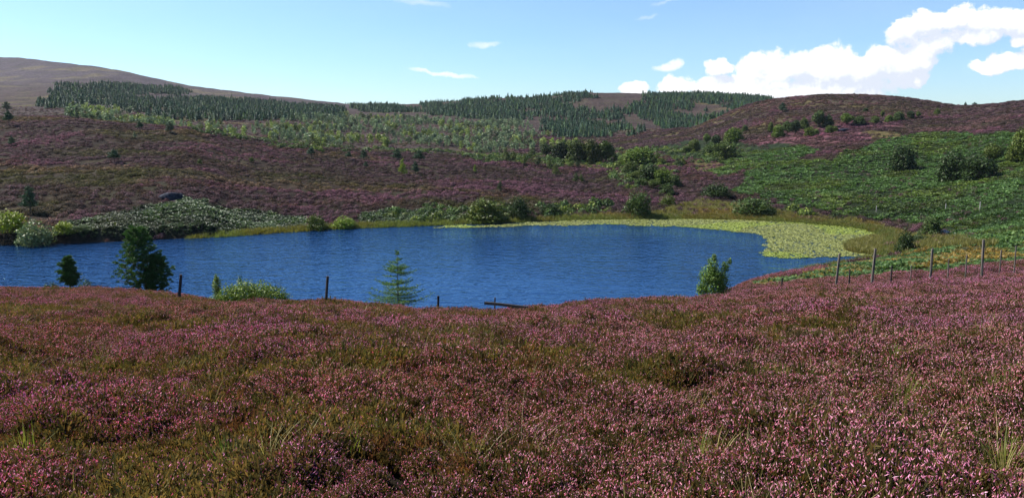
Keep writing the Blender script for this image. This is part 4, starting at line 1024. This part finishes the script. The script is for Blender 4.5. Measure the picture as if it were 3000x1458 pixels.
# ------------------------------------------------------------------ fence posts
def post_mesh(h, rad, seed):
    r = np.random.default_rng(seed); V = []; Fc = []; n = 8; zs = [-.45, 0, .3*h, .65*h, .97*h, h]
    for i, z in enumerate(zs):
        for k_ in range(n):
            a = k_*6.283/n; q = rad*(1+.06*r.normal())*(.82 if i == 5 else 1-.06*i/5); V.append((math.cos(a)*q, math.sin(a)*q, z))
    for i in range(len(zs)-1):
        for k_ in range(n): k2 = (k_+1) % n; Fc.append((i*n+k_, i*n+k2, (i+1)*n+k2, (i+1)*n+k_))
    Fc.append(tuple((len(zs)-1)*n+k_ for k_ in range(n)))
    return mkmesh('post', V, Fc, None)
POSTS = [  # px top, px base, py top, py base, width px, dark, label
 (530,524,803,893,11,1,None,'dark post leaning slightly right, in front of the largest near pine'),
 (960,953,808,876,11,1,None,'dark leaning post between the low wide green bush and the young spruce'),
 (1284,1283,866,900,9,1,None,'short dark post just right of the young spruce'),
 (1450,1449,871,900,6,0,None,'short pale post beside the fallen dark rail'),
 (2292,2290,813,842,6,1,None,'short dark post in the near bracken right of the young birch'),
 (2460,2449,742,821,9,0,None,'leftmost of the two tall posts standing against the tip of the loch'),
 (2565,2554,728,822,10,0,None,'right and tallest of the two posts standing against the tip of the loch'),
 (2490,2489,788,814,6,1,None,'short stake between the two tallest posts'),
 (2613,2611,778,812,6,1,None,'short dark stake right of the tallest post'),
 (2732,2728,728,790,9,0,None,'tall post standing alone in bracken, second from the right of the tall ones'),
 (2670,2669,778,815,4,0,None,'thin pale stake midway between two tall posts'),
 (2780,2780,757,786,5,0,None,'short thin stake just right of the tall post alone in bracken'),
 (2833,2832,746,777,5,0,None,'short thin stake just left of the rightmost tall post'),
 (2882,2881,701,766,9,0,None,'rightmost tall post, at the top of the near bracken'),
 (2934,2933,732,756,5,0,None,'short stake just right of the rightmost tall post'),
 (2977,2976,720,754,5,0,None,'short stake nearest the right edge of the photo'),
]
for i, (xt, xb, yt, yb, wp, dk, Yo, lb) in enumerate(POSTS):
    tall = yb-yt > 55
    X, Y, Z = hit(xb, yb, 18, 60)
    if xb > 2280: Y = min(Y, 46)
    X = udir(xb, yb)*Y; Z = float(ground(np.array([X]), np.array([Y]))[0])
    h = CAMZ-slope(yt)*Y-Z; rad = max(wp*Y/F/2*.82, .025)
    me = post_mesh(h, rad, i); me.materials.append(M_darkwood if dk else M_wood)
    o = link('fence_post', me); o.location = (X, Y, Z); o.rotation_euler = (0, math.atan2(udir(xt, yt)*Y-X, h), rng.random()*0)
    tag(o, lb, 'fence post', 'old fence posts along the slope')
# tiny posts out in the bracken
for i, (x, yt, yb, lb) in enumerate(((2567,606,622,'tiny pale post in the lower bracken above the tip of the loch'),(2770,600,618,'tiny pale post in the middle of the bracken slope'),(2870,596,618,'tiny pale post near the right side of the bracken slope'))):
    X, Y, Z = hit(x, yb, 105); h = CAMZ-slope(yt)*Y-Z; me = post_mesh(h+.3, .09, 50+i); me.materials.append(M_palerock)
    o = link('fence_post', me); o.location = (X, Y, Z); tag(o, lb, 'fence post', 'posts in the bracken slope')
# fallen rail
Ya = 33.0; xa = udir(1420, 887)*Ya; za = CAMZ-slope(887)*Ya; xb_ = udir(1545, 899)*Ya; zb = CAMZ-slope(900)*(Ya-1)
A = Vector((xa, Ya, za)); B = Vector((xb_, Ya-1.0, zb)); d = (B-A)
bmv = []; hw, hh = .05, .06
for t in (0, .33, .66, 1):
    for (a, b_) in ((-hw,-hh),(hw,-hh),(hw,hh),(-hw,hh)): bmv.append((t*d.length, a+(.006*math.sin(t*9)), b_+.01*math.sin(t*5)))
fc = [(0,3,2,1),(12,13,14,15)]
for s_ in range(3):
    for k_ in range(4): k2 = (k_+1) % 4; fc.append((s_*4+k_, s_*4+k2, s_*4+4+k2, s_*4+4+k_))
me = mkmesh('rail', bmv, fc, M_darkwood); o = link('fallen_rail', me); o.location = A; o.rotation_euler = d.to_track_quat('X', 'Z').to_euler()
tag(o, 'dark wooden rail lying almost level on the heather beside the short pale post', 'wooden rail')

# ------------------------------------------------------------------ rocks
def rock_mesh(seed, sx, sy, sz, mat, rough=.35):
    import bmesh
    bm = bmesh.new(); bmesh.ops.create_icosphere(bm, subdivisions=4, radius=1)
    r = np.random.default_rng(seed); pl = r.normal(size=(14, 3)); pl /= np.linalg.norm(pl, axis=1)[:, None]; off = .55+.35*r.random(14)
    for v in bm.verts:
        c = np.array(v.co)
        for n_, o_ in zip(pl, off):
            dd = c@n_-o_
            if dd > 0: c = c-n_*dd*.92
        c *= 1+rough*.3*(float(fnoise(c[0]*2+5, c[1]*2+c[2]*1.5, .5, seed, 2))-.5)
        v.co = (c[0]*sx, c[1]*sy, c[2]*sz)
    me = bpy.data.meshes.new('rock'); bm.to_mesh(me); bm.free(); me.materials.append(mat); return me
def rock(px, py, wpx, hpx, label, mat, seed, ymin=105, group=None):
    X, Y, Z = hit(px, py, ymin); w_ = wpx*Y/F/2; h = hpx*Y/F/2
    o = link('rock', rock_mesh(seed, w_*1.3, w_*1.0, h*1.5, mat)); o.location = (X, Y+.75*w_, Z+h*.2); tag(o, label, 'rock', group)
rock(486, 586, 70, 30, 'dark blue grey crag jutting from the heather above the pale shore bracken', M_rock, 3)
rock(2480, 386, 60, 12, 'flat dark outcrop in the heather above the yellow patch on the right hill', M_rock, 4, 240)
for i, (x, y, w_, h_) in enumerate(((2748,700,18,10),(2772,690,26,20),(2790,704,16,9),(2762,712,16,8),(2738,694,12,7),(2800,690,12,9))):
    rock(x, y, w_, h_, 'pale boulder in the pile at the right tip of the loch, %s from left' % ord_[[2,3,4,1,0,5][i] if False else sorted([2748,2772,2790,2762,2738,2800]).index(x)], M_palerock, 10+i, 70, 'pile of pale boulders')

# ------------------------------------------------------------------ thin air haze round the whole place
bx = [(x, y, z) for z in (-90, 300) for (x, y) in ((-2700,-60),(2700,-60),(2700,2700),(-2700,2700))]
hz = mkmesh('haze', bx, [(0,3,2,1),(4,5,6,7),(0,1,5,4),(1,2,6,5),(2,3,7,6),(3,0,4,7)], None)
mh = material('haze_air'); pv = nd('ShaderNodeVolumePrincipled'); pv.inputs['Color'].default_value = (.72,.84,1,1); pv.inputs['Density'].default_value = HAZE
oh = nd('ShaderNodeOutputMaterial'); lk(pv.outputs[0], oh.inputs['Volume']); hz.materials.append(mh)
tag(link('haze', hz), 'faint blue air haze over the distant hills', 'haze', None, 'stuff')
